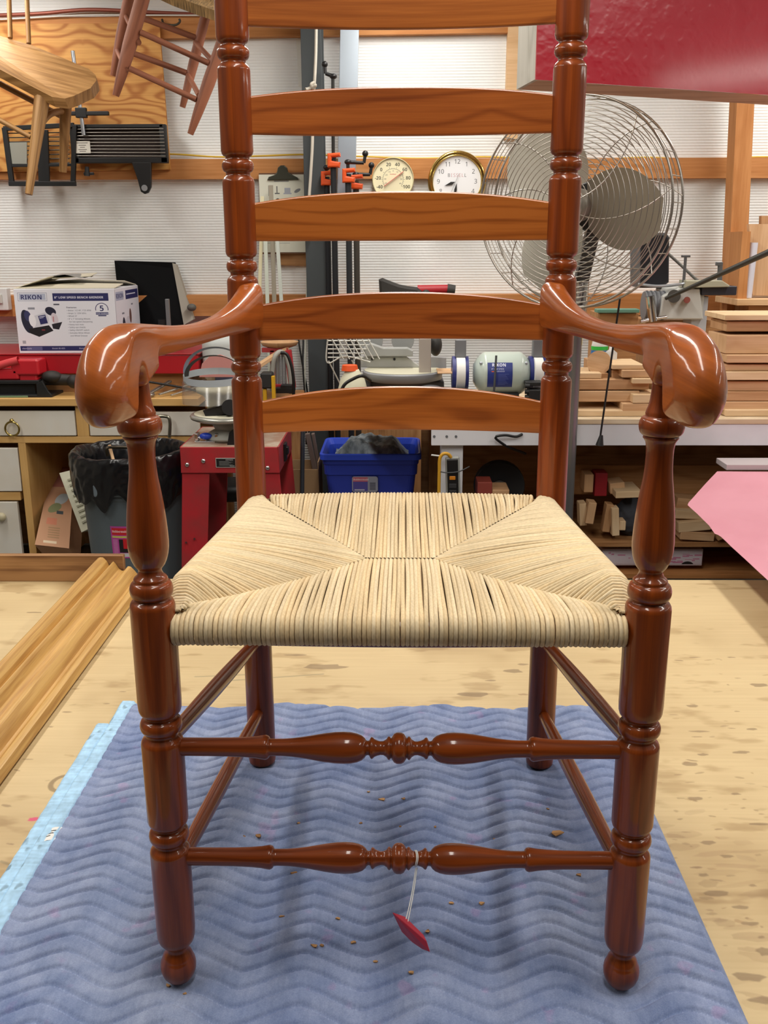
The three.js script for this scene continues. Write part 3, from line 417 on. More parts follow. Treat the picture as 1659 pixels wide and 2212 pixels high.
  for (let x = -0.206; x <= 0.206; x += pitch) {                         // back panel, wrapping over the rear rail
    const xj = x + rr(-0.0006, 0.0006), s = backSeam(x), y0 = 0.4575 + 0.0035 * (1 - (x / 0.21) ** 2), pts = wrap(V(xj, y0, -DB), 0.0155, 3.0, 0.2, 6, V(0, 0, -1)), sway = rr(-0.0016, 0.0016), a = V(xj, y0 + 0.0158, -DB + 0.006), end = V(s.x - (Math.abs(x) > CX ? Math.sign(x) * 0.002 : 0), s.y - 0.0022, s.z);
    for (let k = 0; k <= 8; k++) { const t = k / 8, p = a.clone().lerp(end, t); p.y += Math.sin(Math.PI * t) * 0.0025; p.x += sway * Math.sin(Math.PI * t) + (x > 0 ? -1 : 1) * 0.004 * t * t * smooth(0.05, 0.2, Math.abs(x)); pts.push(p); }
    addCord(pts.map((p) => p), V(-1, 0, 0), R);
  }
  for (const sd of [-1, 1]) {                                            // side panels
    const list = []; for (let z = -0.002; z >= -0.497; z -= z > -0.04 ? 0.0034 : 0.0049) list.push(z);
    const rest = [];
    list.forEach((z, i) => {
      const ex = edgeX(z) - 0.0165, h = sideH(z), sx = z > CZ ? mix(CX, FXs, (z - CZ) / (FZs - CZ)) : mix(CX, BXs, (CZ - z) / (CZ - BZs)), sy = z > CZ ? frontSeam(sx).y : backSeam(sx).y;
      const pts = wrap(V(sd * ex, h - 0.0155, z), 0.0155, 3.3, 0.25, 6, V(sd, 0, 0)), a = V(sd * (ex - 0.006), h, z), sway = rr(-0.0022, 0.0022), drop = rr(-0.0008, 0.0008), end = V(sd * (sx - 0.001), sy - 0.002, z + clamp((z - CZ) / 0.05, -1, 1) * 0.0018);
      for (let k = 0; k <= 8; k++) { const t = k / 8, p = a.clone().lerp(end, t); p.y += Math.sin(Math.PI * t) * (0.004 + drop) * (0.4 + 0.6 * (ex - sx) / 0.2); p.z += sway * Math.sin(Math.PI * t) + clamp((z - CZ) / 0.12, -1, 1) * 0.004 * Math.sin(Math.PI * t) * smooth(0, 0.2, ex - sx); pts.push(p); }
      const across = V(0, 0, -sd);
      if (i < 62) addCord(pts, across, 0.00265); else rest.push(cord(pts, across, 0.00265));
    });
        const q = P('cord', rest, cordMat, null, seat); q.userData.kind = 'stuff';
  }
  chair.rotation.y = -0.0051;
}
// red paper tag hung from the lower stretcher by a white thread
{
  const c = (x, y, z) => V(x, TABLE + y, z), t = thing('hang_tag', 'small red paper tag hanging on white thread from the lower stretcher', 'tag', c(0.02, 0.07, 0.04));
  const loop = []; for (let k = 0; k <= 16; k++) { const a = k / 16 * 6.283; loop.push(c(0.0195 + 0.001 * Math.sin(a * 2), 0.1705 + 0.0088 * Math.cos(a), 0.0088 * Math.sin(a))); }
  part(t, 'thread', [tube(loop, 0.0006, 40, 5), tube(loop.map((p) => p.clone().add(V(0.0016, 0, 0))), 0.0006, 40, 5), tube([c(0.0195, 0.1625, 0.006), c(0.016, 0.148, 0.022), c(0.011, 0.133, 0.04), c(0.006, 0.121, 0.052)], 0.0006, 20, 5), tube([c(0.021, 0.1625, 0.006), c(0.0175, 0.147, 0.023), c(0.013, 0.133, 0.041), c(0.009, 0.1195, 0.053)], 0.0006, 20, 5)], paint(0xe8e8e4, 0.7), 'white cotton thread');
  const pts = [[848, 1972], [858, 1976], [874, 1981], [914, 2020], [921, 2034], [928, 2056], [912, 2050], [890, 2035], [868, 2013], [858, 1992]].map(([x, y], k) => at(x, y, 0.968 - 0.055 + 0.01 * Math.sin(k)));
  part(t, 'card', prism(pts, V(0.0004, -0.0002, -0.0008)), paint(0xb0273d, 0.55));
}

// ---------------------------------------------------------------- on the wall behind, drawers side
const onWall = WALL_D - 0.045;
// plywood panel
solo('plywood_sheet', 'square fir plywood sheet with swirling grain fixed to the wall', 'panel', cutout([[-260, 52], [344, 50], [368, 366], [-240, 374]], WALL_D - 0.06, 0.015, 0.001), firPly);
// pipes and cables along the girts
solo('copper_pipe', 'thin reddish copper pipe running above the plywood panel', 'pipe', tube([[-300, 44], [0, 33], [90, 29], [190, 21], [330, 27], [470, 32], [620, 28], [760, 24]].map(([x, y]) => at(x, y, WALL_D - 0.03)), 0.0085, 60), paint(0x9a5a4c, 0.45, 0.4));
solo('white_cable', 'thin white cable clipped under the copper pipe', 'cable', tube([[-300, 52], [0, 42], [180, 33], [320, 33], [470, 33], [620, 30]].map(([x, y]) => at(x, y, WALL_D - 0.052)), 0.0035, 60), paint(0xe0e0dc, 0.6));
solo('yellow_cable', 'thin yellow cable running along the top of the wall girt', 'cable', tube([[-200, 336], [0, 334], [370, 333], [470, 339], [560, 337], [655, 334], [780, 338], [900, 342], [1050, 339], [1150, 342], [1300, 344], [1400, 340], [1500, 345], [1640, 339], [1800, 342]].map(([x, y]) => at(x, y, WALL_D - 0.032)), 0.004, 110), paint(0xd8b43c, 0.5));
solo('coat_hook', 'bent dark iron hook screwed to the upper girt', 'hook', tube([[350, 42], [353, 50], [366, 54], [382, 53], [389, 46], [387, 41]].map(([x, y], k) => at(x, y, WALL_D - 0.05 - 0.012 * Math.min(k, 3))), 0.005, 30), paint(0x4a443a, 0.5, 0.5));
solo('wall_tape', 'shiny pale tape strip sealing the wall lining seam', 'tape', cutout([[640, 84], [652, 84], [655, 188], [645, 188]], WALL_D - 0.003, 0.002, 0), paint(0xe2e4de, 0.3));
// outlet box
{ const t = thing('switch_box', 'white surface mounted switch box by the edge of the wall', 'switch', at(5, 672, WALL_D - 0.1)); part(t, 'box', block(-30, 622, 16, 671, WALL_D - 0.14, 0.05, 0.006), whitePaint); part(t, 'toggle', block(-8, 636, 4, 656, WALL_D - 0.15, 0.01, 0.003), paint(0xc6c6c0, 0.5)); }

// ---- plank-seat chair hung from the ceiling
{
  const t = thing('plank_seat_chair', 'brown wooden spindle-back chair with plank seat hung up by the wall', 'chair', at(60, 200, 3.9));
  const S = [[-120, 42, 4.12], [0, 78, 4.1], [70, 98, 4.08], [150, 131, 4.05], [192, 149, 4.02], [206, 162, 3.97], [208, 174, 3.92], [196, 190, 3.85], [160, 207, 3.76], [140, 213, 3.73], [112, 209, 3.7], [60, 182, 3.7], [0, 150, 3.7], [-120, 90, 3.72]].map(([x, y, d]) => at(x, y, d));
  part(t, 'plank_seat', prism(S, V(0.004, -0.032, -0.02)), oak);
  const rod = (n, a, b, r0, r1, m = oak) => part(t, n, cyl(at(...a), at(...b), r0, r1, 14), m);
  rod('leg', [92, 205, 3.74], [62, 420, 3.66], 0.028, 0.013); rod('leg', [143, 205, 3.98], [136, 372, 4.0], 0.024, 0.014, oak);
  rod('leg', [-70, 140, 3.74], [-110, 330, 3.66], 0.026, 0.015); rod('leg', [-30, 150, 4.05], [-36, 320, 4.05], 0.024, 0.015);
  rod('stretcher', [-90, 210, 3.7], [66, 296, 3.7], 0.009, 0.009); rod('stretcher', [-30, 165, 4.05], [140, 255, 4.0], 0.011, 0.011, oak);
  part(t, 'stretcher', tube([at(86, 270, 3.72), at(104, 250, 3.8), at(120, 242, 3.9), at(138, 240, 3.99)], 0.012, 20, 10), oak);
  for (const [x0, x1] of [[22, 18], [62, 56], [-20, -26]]) rod('spindle', [x0, x0 === 62 ? 94 : 82, 4.09], [x1, -60, 4.16], 0.0095, 0.0085);
  part(t, 'top_rail', cyl(at(-140, -70, 4.17), at(70, -58, 4.15), 0.018), oak);
  for (const x of [-20, 56]) { const p = at(x, -66, 4.16); part(t, 'hanging_wire', cyl(p, V(p.x, CEILING, p.z), 0.0015, 0.0015, 6), steelGrey); }
}
// ---- old rush-seat chair hung tilted
{
  const t = thing('rush_seat_chair', 'worn reddish brown chair with frayed rush seat and tapered legs hung high', 'chair', at(380, 100, 3.85));
  const taper = (n, a, b, r0, r1, m) => { const p = at(...a), q = at(...b), l = p.distanceTo(q); part(t, n, lathe([[r0 * 0.95, 0], [r0, l * 0.2], [r0, l * 0.55], [mix(r0, r1, 0.45), l * 0.8], [r1, l], [0, l]], 18).applyQuaternion(new THREE.Quaternion().setFromUnitVectors(V(0, 1, 0), q.clone().sub(p).normalize())).translate(p.x, p.y, p.z), m); };
  taper('leg', [318, -40, 3.7], [250, 207, 3.72], 0.025, 0.012, chairOld); taper('leg', [286, -40, 4.0], [244, 164, 4.02], 0.021, 0.011, chairOld);
  taper('leg', [448, 18, 4.0], [394, 232, 4.02], 0.019, 0.011, chairOld); taper('leg', [500, 40, 3.7], [411, 290, 3.72], 0.023, 0.011, chairOld);
  const rod = (a, b, r, m) => part(t, 'rung', cyl(at(...a), at(...b), r, r, 10), m);
  rod([304, 70, 3.7], [452, 137, 3.7], 0.0105, chairOld); rod([280, 148, 3.71], [424, 215, 3.71], 0.0105, chairOld);
  rod([300, 36, 4.0], [424, 82, 4.0], 0.011, chairOld); rod([268, 108, 4.01], [404, 158, 4.01], 0.011, chairOld);
  rod([422, 92, 4.0], [462, 134, 3.7], 0.0095, chairOld); rod([406, 162, 4.01], [430, 206, 3.71], 0.0095, chairOld);
  rod([272, 35, 4.0], [300, 92, 3.7], 0.0095, chairOld); rod([254, 110, 4.0], [272, 150, 3.7], 0.0095, chairOld);
  const rush = std({ map: dataTex(256, 256, (u, v) => { const k = noise(u * 700, v * 40), w = fbm(u * 30, v * 30, 3); const c = 0.55 + 0.5 * k + 0.3 * (w - 0.5); return [178 * c, 142 * c, 92 * c]; }, [0.4, 0.4]), roughness: 0.9 });
  part(t, 'rush_seat', prism([[288, -60, 4.02], [330, -8, 3.72], [372, 12, 3.7], [430, 34, 3.68], [500, 56, 3.7], [560, -10, 4.0]].map(([x, y, d]) => at(x, y, d)), V(0.006, 0.03, 0.01)), rush);
  const p = at(430, -20, 3.9); part(t, 'hanging_wire', cyl(p, V(p.x, CEILING, p.z), 0.0015, 0.0015, 6), steelGrey);
}
// ---- mitre box hung on the plywood
{
  const t = thing('mitre_box', 'black cast iron mitre box with ribbed bed hung on the plywood', 'tool', at(190, 415, WALL_D - 0.12)), D = WALL_D - 0.13;
  part(t, 'bed_frame', [block(155, 268, 352, 276, D, 0.03), block(155, 340, 362, 352, D, 0.03), block(345, 268, 360, 352, D, 0.03), block(152, 268, 168, 352, D, 0.03)], blackPaint);
  part(t, 'back_plate', cutout([[160, 272], [350, 270], [358, 350], [164, 352]], D + 0.034, 0.02), paint(0x2a1d18, 0.7));
  for (let k = 0; k < 9; k++) part(t, 'rib', cyl(at(164, 279 + k * 7.2, D), at(353 + k * 0.6, 278 + k * 7.4, D), 0.0018, 0.0018, 8), paint(0xa8a49c, 0.4, 0.5));
  part(t, 'end_frame', [bar(at(10, 276, D), at(26, 396, D), 0.022, 0.02), bar(at(20, 397, D), at(164, 397, D), 0.022, 0.02), bar(at(162, 270, D), at(158, 397, D), 0.02, 0.02), bar(at(8, 278, D), at(160, 270, D), 0.016, 0.02), bar(at(92, 280, D), at(96, 396, D), 0.05, 0.016), bar(at(22, 358, D), at(160, 356, D), 0.012, 0.012)], blackPaint);
  for (let k = 0; k < 8; k++) part(t, 'rib', cyl(at(16 + k, 288 + k * 9.4, D + 0.01), at(150, 286 + k * 9.4, D + 0.01), 0.0024, 0.0024, 8), paint(0x3a3836, 0.45, 0.4));
  part(t, 'inset_plate', cutout([[14, 308], [58, 307], [58, 354], [22, 354]], D + 0.005, 0.006, 0.001), paint(0x96968c, 0.5));
  part(t, 'foot', cutout([[284, 350], [326, 350], [326, 404], [320, 416], [312, 419], [304, 414], [296, 385]], D, 0.02, 0.003), blackPaint);
  part(t, 'bolt', cyl(at(312, 406, D - 0.004), at(312, 406, D + 0.01), 0.014, 0.014, 14), zinc);
  part(t, 'guide_rod', cyl(at(157, 110, D - 0.01), at(181, 292, D - 0.01), 0.009, 0.009, 12), zinc); part(t, 'guide_bar', [block(150, 240, 234, 249, D - 0.02, 0.02), block(162, 232, 186, 254, D - 0.022, 0.022)], blackPaint);
  part(t, 'thumb_screw', [cyl(at(188, 360, D - 0.01), at(188, 380, D - 0.01), 0.009, 0.013, 12), block(180, 372, 202, 378, D - 0.012, 0.014)], blackPaint);
  const tex = canvasTex(128, 96, (c) => { c.fillStyle = '#e2e0d6'; c.fillRect(0, 0, 128, 96); c.fillStyle = '#55504a'; for (const [y, w] of [[12, 90], [30, 60], [46, 40], [64, 70], [78, 52]]) c.fillRect(64 - w / 2, y, w, 5); });
  const c = at(178, 318, D - 0.004), s = at(161, 318, D - 0.004).distanceTo(at(195, 318, D - 0.004)); part(t, 'maker_label', decal(c, s, s * 0.72), std({ map: tex, roughness: 0.7 }), 'white paper label');
}
// ---- steel post, channel, rope and pipe clamps
solo('steel_post', 'dark grey painted steel post rising from floor to ceiling', 'post', (() => { const a = at(652, 200, 4.5), b = at(696, 200, 4.5), z = EYE.z - 4.5; return [span(a.x, b.x, 0, CEILING, z - 0.012, z, 0.002, 'y'), span((a.x + b.x) / 2 - 0.006, (a.x + b.x) / 2 + 0.006, 0, CEILING, z - 0.13, z - 0.012, 0, 'y'), span(a.x, b.x, 0, CEILING, z - 0.142, z - 0.13, 0.002, 'y')]; })(), paint(0x3d4346, 0.5));
solo('galvanised_channel', 'shiny galvanised metal channel leaning up the wall', 'channel', [bar(at(760, -160, 4.6), at(748, 420, 4.62), 0.082, 0.03, 0.002)], paint(0xbcc8d4, 0.28, 0.7));
solo('hanging_rope', 'thin white rope hanging down the steel post with a knot', 'rope', [tube([[686, -160], [683, 60], [682, 120], [679, 182], [674, 240], [675, 300], [671, 380], [668, 430], [669, 520]].map(([x, y]) => at(x, y, 4.46)), 0.0065, 80), tube([[679, 178], [672, 182], [676, 190], [682, 184], [668, 191], [660, 193]].map(([x, y], k) => at(x, y, 4.45 - (k % 2) * 0.01)), 0.0065, 40)], paint(0xcfcabd, 0.8));
function pipeClamp(label, px, headY, topY, crankDir, bottomY, d, tone, handle) {
  const t = thing('pipe_clamp', label, 'clamp', V(at(px, headY, d).x, 0, EYE.z - d), 'orange pipe clamps beside the steel post');
  const foot = at(px, headY - 4, d); foot.y = 0; part(t, 'pipe', cyl(foot, at(px, headY - 4, d), 0.0135, 0.0135, 14), paint(tone, 0.42, 0.5));
  const H = headY; part(t, 'head', [cutout([[px - 13, H - 16], [px + 14, H - 18], [px + 15, H - 10], [px - 4, H - 8], [px - 4, H], [px + 15, H + 3], [px + 13, H + 14], [px - 13, H + 14]], d - 0.03, 0.055, 0.006)], orangePaint, 'orange cast head');
  part(t, 'screw', cyl(at(px, H - 14, d), at(px - 1, topY, d), 0.0075, 0.0075, 10), paint(0x30302f, 0.4, 0.6));
  part(t, 'crank', [cyl(at(px - 3 * crankDir, topY, d), at(px + 34 * crankDir, topY - handle, d), 0.009, 0.007, 10), cyl(at(px + 34 * crankDir, topY - handle, d), at(px + 37 * crankDir, topY - handle - 16, d), 0.007, 0.007, 10), ball(at(px + 37 * crankDir, topY - handle - 20, d), 0.013), ball(at(px, topY, d), 0.016, 1, 0.7, 1)], blackPlastic);
  return t;
}
pipeClamp('orange pipe clamp with tall screw rising behind the metal channel', 720, 347, 165, -0.5, 700, 4.4, 0x2d2f33, 6);
pipeClamp('orange pipe clamp with black crank handle turned out beside the thermometer', 752, 380, 350, 1, 700, 4.32, 0x34373b, -2);
pipeClamp('orange pipe clamp set lowest, its crank just above', 769, 394, 377, 0.9, 700, 4.42, 0x4b4742, 0);
pipeClamp('orange pipe clamp pressed against the steel post', 706, 386, 362, 0.4, 700, 4.47, 0x25272b, 4);
// ---- clipboard
{
  const D = WALL_D - 0.06, t = thing('clipboard', 'clipboard with printed white sheet and dark clip hanging on the wall', 'clipboard', at(612, 548, D));
  part(t, 'board', cutout([[559, 374], [657, 372], [661, 548], [560, 549]], D, 0.006, 0.001), paint(0x6b4a32, 0.7));
  const tex = canvasTex(256, 448, (c) => {
    c.fillStyle = '#dedfd0'; c.fillRect(0, 0, 256, 448); c.fillStyle = '#8f9291'; c.fillRect(86, 34, 84, 7);
    c.fillStyle = '#6d706f'; c.fillRect(52, 62, 22, 60); c.fillRect(58, 118, 10, 40); c.fillRect(98, 66, 6, 42); c.fillRect(88, 104, 28, 7); c.fillStyle = '#a5aab5'; c.fillRect(144, 76, 34, 34); c.fillRect(138, 104, 46, 8); c.fillStyle = '#83878c'; c.beginPath(); c.ellipse(218, 92, 20, 9, -0.5, 0, 7); c.fill();
    c.fillStyle = '#55585a'; c.beginPath(); c.arc(104, 146, 11, 0, 7); c.fill(); c.fillRect(96, 150, 14, 20); c.fillStyle = '#b3b5ae'; for (let k = 0; k < 9; k++) c.fillRect(140, 140 + k * 10, 60 + (k * 37) % 34, 3); for (let k = 0; k < 12; k++) c.fillRect(24, 260 + k * 12, 120 + (k * 53) % 80, 4);
  });
  const a = at(562, 460, D), b = at(658, 460, D), u = at(610, 377, D), w = at(610, 545, D);
  part(t, 'paper', decal(V((a.x + b.x) / 2, (u.y + w.y) / 2, a.z + 0.002), b.x - a.x, u.y - w.y), std({ map: tex, roughness: 0.8 }), 'white printed sheet');
  part(t, 'clip', [cutout([[577, 389], [580, 382], [592, 378], [598, 372], [600, 362], [606, 357], [614, 357], [620, 362], [622, 371], [632, 378], [642, 383], [645, 388]], D - 0.014, 0.012, 0.004)], paint(0x3a3a2e, 0.4, 0.4), 'dark metal clip');
}
solo('wood_block', 'short brown board fixed to the wall below the clipboard', 'board', cutout([[600, 548], [664, 547], [664, 575], [602, 573]], WALL_D - 0.03, 0.03), shelfPine);
// ---- straight edges leaning together
const lean = (label, a, b0, r, m) => { const p = at(...a), q = at(...b0), b = p.clone().lerp(q, (p.y - 0.006) / (p.y - q.y)); b.z = q.z; b.x = mix(b.x, q.x, 0.5); return solo('measuring_stick', label, 'stick', bar(p, b, r, 0.006, 0.001), m, 'sticks leaning under the clipboard'); };
lean('narrow yellowed stick leaning beside the chair post', [567, 424, 4.62], [548, 690, 4.56], 0.016, paint(0xe6e0bc, 0.6));
lean('white rule with cross pin leaning under the clipboard', [571, 440, 4.6], [577, 690, 4.55], 0.017, paint(0xd3dccf, 0.6));
lean('grey weathered lath leaning under the clipboard', [585, 400, 4.63], [592, 690, 4.58], 0.02, paint(0xa49d8d, 0.7));
lean('white rule slanting outward under the clipboard', [596, 470, 4.61], [613, 690, 4.56], 0.017, paint(0xd6ded6, 0.6));
lean('thin white dowel leaning against the steel post', [667, 440, 4.56], [655, 690, 4.54], 0.008, paint(0xdfe2d4, 0.6));
// ---- thermometer and clock
const lensGlass = phys({ color: 0xffffff, roughness: 0.06, transmission: 1, thickness: 0, ior: 1.45 });
function dial(name, label, cat, px, py, rp, D, rim, draw, hands) {
  const c = at(px, py, D), R = at(px + rp, py, D).distanceTo(c), t = thing(name, label, cat, V(c.x, c.y - R, c.z)), f = (g) => turn(g, Math.PI / 2, 0, 0).translate(c.x, c.y, c.z);
  part(t, 'case', f(lathe(rim.map(([r, h]) => [r * R, h * R]), 56)), rim.m, rim.l);
  const tex = canvasTex(512, 512, draw); part(t, 'face', plain(new THREE.CircleGeometry(R * rim.f, 56)).translate(c.x, c.y, c.z + R * 0.05 + 0.0015), std({ map: tex, roughness: 0.5 }));
  hands(t, c, R);
  return t;
}
{
  const rim = [[0, -0.2], [0.98, -0.2], [1, -0.1], [1, 0.12], [0.985, 0.16], [0.955, 0.15], [0.95, 0.05], [0, 0.05]]; rim.m = paint(0xc9c29a, 0.5); rim.f = 0.955; rim.l = 'cream rim';
  dial('wall_thermometer', 'round cream dial thermometer with red needle on the wall girt', 'thermometer', 849, 388, 45, WALL_D - 0.085, rim, (c) => {
    c.fillStyle = '#eee8c4'; c.fillRect(0, 0, 512, 512); c.translate(256, 256); c.fillStyle = '#3c3b30'; c.strokeStyle = '#3c3b30'; c.textAlign = 'center'; c.textBaseline = 'middle'; c.font = 'bold 58px sans-serif';
    ['-40', '-20', '0', '20', '40', '60', '80', '100'].forEach((s, i) => { const a = (-118 + i * 33.7 + 0) * Math.PI / 180; c.fillText(s, Math.sin(a) * 196, -Math.cos(a) * 190); });
    c.lineWidth = 3; c.beginPath(); c.arc(0, 0, 130, -Math.PI / 2 - 2.2, -Math.PI / 2 + 2.2); c.stroke();
    for (let i = 0; i < 29; i++) { const a = (-126 + i * 9) * Math.PI / 180, l = i % 4 ? 12 : 26; c.beginPath(); c.moveTo(Math.sin(a) * 130, -Math.cos(a) * 130); c.lineTo(Math.sin(a) * (130 + l), -Math.cos(a) * (130 + l)); c.stroke(); }
    c.font = '26px sans-serif'; ['-40', '-30', '-20', '-10', '0', '10', '20', '30', '40'].forEach((s, i) => { const a = (-115 + i * 29) * Math.PI / 180; c.fillText(s, Math.sin(a) * 105, -Math.cos(a) * 105); });
    c.fillStyle = '#c05a4a'; c.font = 'bold 20px sans-serif'; c.fillText('Outdoor', 0, -66);
  }, (t, c, R) => { part(t, 'needle', [bar(V(c.x - R * 0.42, c.y - R * 0.3, c.z + 0.013), V(c.x + R * 0.5, c.y + R * 0.36, c.z + 0.013), 0.007, 0.002, 0)], paint(0xc8444a, 0.5), 'red needle'); });
  const rim2 = [[0, -0.16], [0.96, -0.16], [1, -0.08], [1, 0.06], [0.975, 0.15], [0.92, 0.18], [0.87, 0.13], [0.855, 0.17], [0.835, 0.16], [0.815, 0.05], [0, 0.05]]; rim2.m = paint(0xc9ab62, 0.18, 1); rim2.f = 0.82; rim2.l = 'polished brass rim';
  dial('wall_clock', 'round brass rimmed wall clock with white face and black numerals', 'clock', 987, 392, 63, WALL_D - 0.085, rim2, (c) => {
    c.fillStyle = '#edf0f4'; c.fillRect(0, 0, 512, 512); c.translate(256, 256); c.fillStyle = '#4a4e52'; c.textAlign = 'center'; c.textBaseline = 'middle'; c.font = '62px sans-serif';
    for (let i = 1; i <= 12; i++) { const a = i * Math.PI / 6; c.fillText(String(i), Math.sin(a) * 200, -Math.cos(a) * 200); }
    c.font = '50px sans-serif'; [...'BISSELL'].forEach((ch, i) => { c.fillStyle = i === 0 || i === 6 ? '#55565a' : '#c9a0a4'; c.fillText(ch, -87 + i * 29, -62); });
  }, (t, c, R) => {
    const hand = (a, l, w, n) => part(t, n, extrude([[0, 0.06 * R], [w, l * 0.45], [0, l], [-w, l * 0.45]], 0.0015, 0).rotateZ(-a).translate(c.x, c.y, c.z + 0.014), blackPlastic);
    hand(251 * Math.PI / 180, R * 0.46, 0.007, 'hour_hand'); hand(190 * Math.PI / 180, R * 0.62, 0.006, 'minute_hand');
    part(t, 'second_hand', bar(V(c.x + 0.008, c.y + R * 0.24, c.z + 0.0165), V(c.x - R * 0.22, c.y - R * 0.4, c.z + 0.0165), 0.0015, 0.001, 0), blackPlastic);
  });
}
// ---- rotary tool on the girt ledge
{
  const D = WALL_D - 0.13, t = thing('angle_grinder', 'black and red power tool lying on the ledge of the low girt', 'tool', at(895, 634, D));
  part(t, 'guard', cutout([[818, 604], [826, 601], [838, 606], [862, 615], [882, 619], [902, 621], [912, 628], [912, 637], [820, 637]], D, 0.07, 0.012), paint(0x34322f, 0.6));
  part(t, 'body', [cyl(at(902, 626, D + 0.03), at(972, 624, D + 0.03), 0.022, 0.02, 18)], paint(0xb5232f, 0.45), 'red body');
  part(t, 'end_cap', cyl(at(966, 624, D + 0.03), at(983, 626, D + 0.03), 0.024, 0.022, 18), paint(0x3a3a38, 0.6)); part(t, 'gear_head', ball(at(920, 634, D + 0.02), 0.022), paint(0x3a3a38, 0.6));
}

// ---------------------------------------------------------------- the bench with white drawers
const BY = 0.875, BD = 4.05, BZ = EYE.z - BD;
const drawerFace = std({ map: speckTex(0xdedbd2, 0xcfc3ae, { s: 6, f: 5, amount: 0.6, size: [0.6, 0.6] }), roughness: 0.45 });
{
  const t = thing('drawer_bench', 'long pale wood bench with white drawers and open bay beneath', 'bench', V(-1.5, 0, -3.4)), L = -2.6, Rr = at(430, 900, BD).x, back = WZ + 0.02, F = BZ - 0.02;
  part(t, 'bench_top', span(L, Rr, BY - 0.034, BY, back, BZ, 0.004), birch);
  const w = (x0, x1, y0, y1, n = 'rail', z0 = back) => part(t, n, span(x0, x1, y0, y1, z0, F, 0.002, y1 - y0 > x1 - x0 ? 'y' : 'x'), birch);
  const X = (px, py) => at(px, py, BD + 0.02).x, Y = (py) => at(100, py, BD + 0.02).y;
  w(L, Rr, Y(957), Y(943), 'rail'); w(X(165, 915), X(191, 915), Y(943), BY - 0.0345, 'divider');
  w(X(44, 1010), X(60, 1010), 0.02, Y(957) - 0.0005, 'divider'); w(Rr - 0.02, Rr, 0.02, Y(957) - 0.0005, 'divider'); w(L, X(44, 1070), Y(1081), Y(1063), 'rail');
  part(t, 'back_panel', span(L, Rr, 0.02, BY - 0.035, back, back + 0.012, 0), shelfPine);
  const front = (x0, x1, y0, y1, n) => part(t, n, span(x0, x1, y0, y1, F - 0.018, F + 0.004, 0.003), drawerFace, 'white drawer front');
  const d1 = front(L, X(163, 915), Y(941), Y(888), 'drawer'), d2 = front(X(193, 915), Rr - 0.004, Y(941), Y(890), 'drawer'), d3 = front(L, X(42, 1010), Y(1061), Y(968), 'drawer'), d4 = front(L, X(42, 1130), 0.1, Y(1084), 'drawer');
  const rc = at(27, 925, BD - 0.004); part(d1, 'ring_pull', [plain(new THREE.TorusGeometry(0.03, 0.0045, 10, 36)).translate(rc.x, rc.y - 0.002, rc.z + 0.004), ball(V(rc.x, rc.y + 0.032, rc.z), 0.01)], paint(0xb09b5c, 0.25, 1), 'brass ring pull');
  part(d2, 'wire_handle', tube([[330, 902], [352, 899], [364, 902], [367, 912], [366, 945]].map(([x, y]) => at(x, y, BD - 0.03)), 0.0075, 30), paint(0x8c8a7c, 0.3, 0.9), 'metal wire handle');
  part(d4, 'knob', ball(at(3, 1117, BD), 0.02, 1, 1, 0.8), paint(0xbfb697, 0.4));
}
// things in the open bay
{
  const D = 4.0, t = thing('cardboard_carton', 'tall printed cardboard carton leaning in the open bench bay', 'box', at(120, 1195, D));
  const q = [[113, 1010, 4.5], [162, 1012, 4.5], [150, 1186, 3.92], [76, 1178, 3.92]].map(([x, y, d]) => at(x, y, d));
  part(t, 'carton', prism(q, V(0.01, -0.09, -0.09)), std({ map: speckTex(0xc9987a, 0xb88a63, { s: 9, f: 8, amount: 0.8 }), roughness: 0.8 }));
  const tex = canvasTex(128, 256, (c) => { c.fillStyle = '#c79877'; c.fillRect(0, 0, 128, 256); c.fillStyle = '#a86a5c'; c.fillRect(0, 0, 128, 70); c.fillStyle = '#b9c3c8'; c.beginPath(); c.ellipse(84, 110, 30, 16, -0.4, 0, 7); c.fill(); c.fillStyle = '#8a9068'; c.beginPath(); c.ellipse(58, 140, 30, 14, -0.3, 0, 7); c.fill(); c.fillStyle = '#4a5256'; c.fillRect(70, 148, 26, 10); c.fillStyle = '#d2876a'; c.fillRect(34, 172, 40, 20); c.fillStyle = '#a98863'; for (let k = 0; k < 5; k++) c.fillRect(44, 200 + k * 7, 44, 3); c.fillStyle = '#e6d2b4'; c.fillRect(30, 240, 50, 7); });
  const n = V(0, 0.004, 0.004), g = sheet(1, 1, (u, v) => q[3].clone().lerp(q[2], u).lerp(q[0].clone().lerp(q[1], u), v).add(n)); part(t, 'print', plain(g), std({ map: tex, roughness: 0.75 }), 'printed front');
}
{
  const D = 3.98, t = thing('louvred_heater', 'beige plastic heater case with row of slots beside the bin', 'heater', at(160, 1160, D));
  const q = [[128, 1022, 4.05], [160, 1014, 4.05], [196, 1140, 3.9], [176, 1150, 3.9]].map(([x, y, d]) => at(x, y, d));
  part(t, 'case', prism(q, V(0.04, -0.02, -0.12)), beigePlastic);
  for (let k = 0; k < 9; k++) { const s = 0.14 + k * 0.09, a = q[0].clone().lerp(q[3], s), b = q[1].clone().lerp(q[2], s); part(t, 'louvre', bar(a.clone().lerp(b, 0.42).add(V(0, 0, 0.004)), a.clone().lerp(b, 0.98).add(V(0, 0.002, 0.004)), 0.012, 0.012, 0.003), beigePlastic); }
}
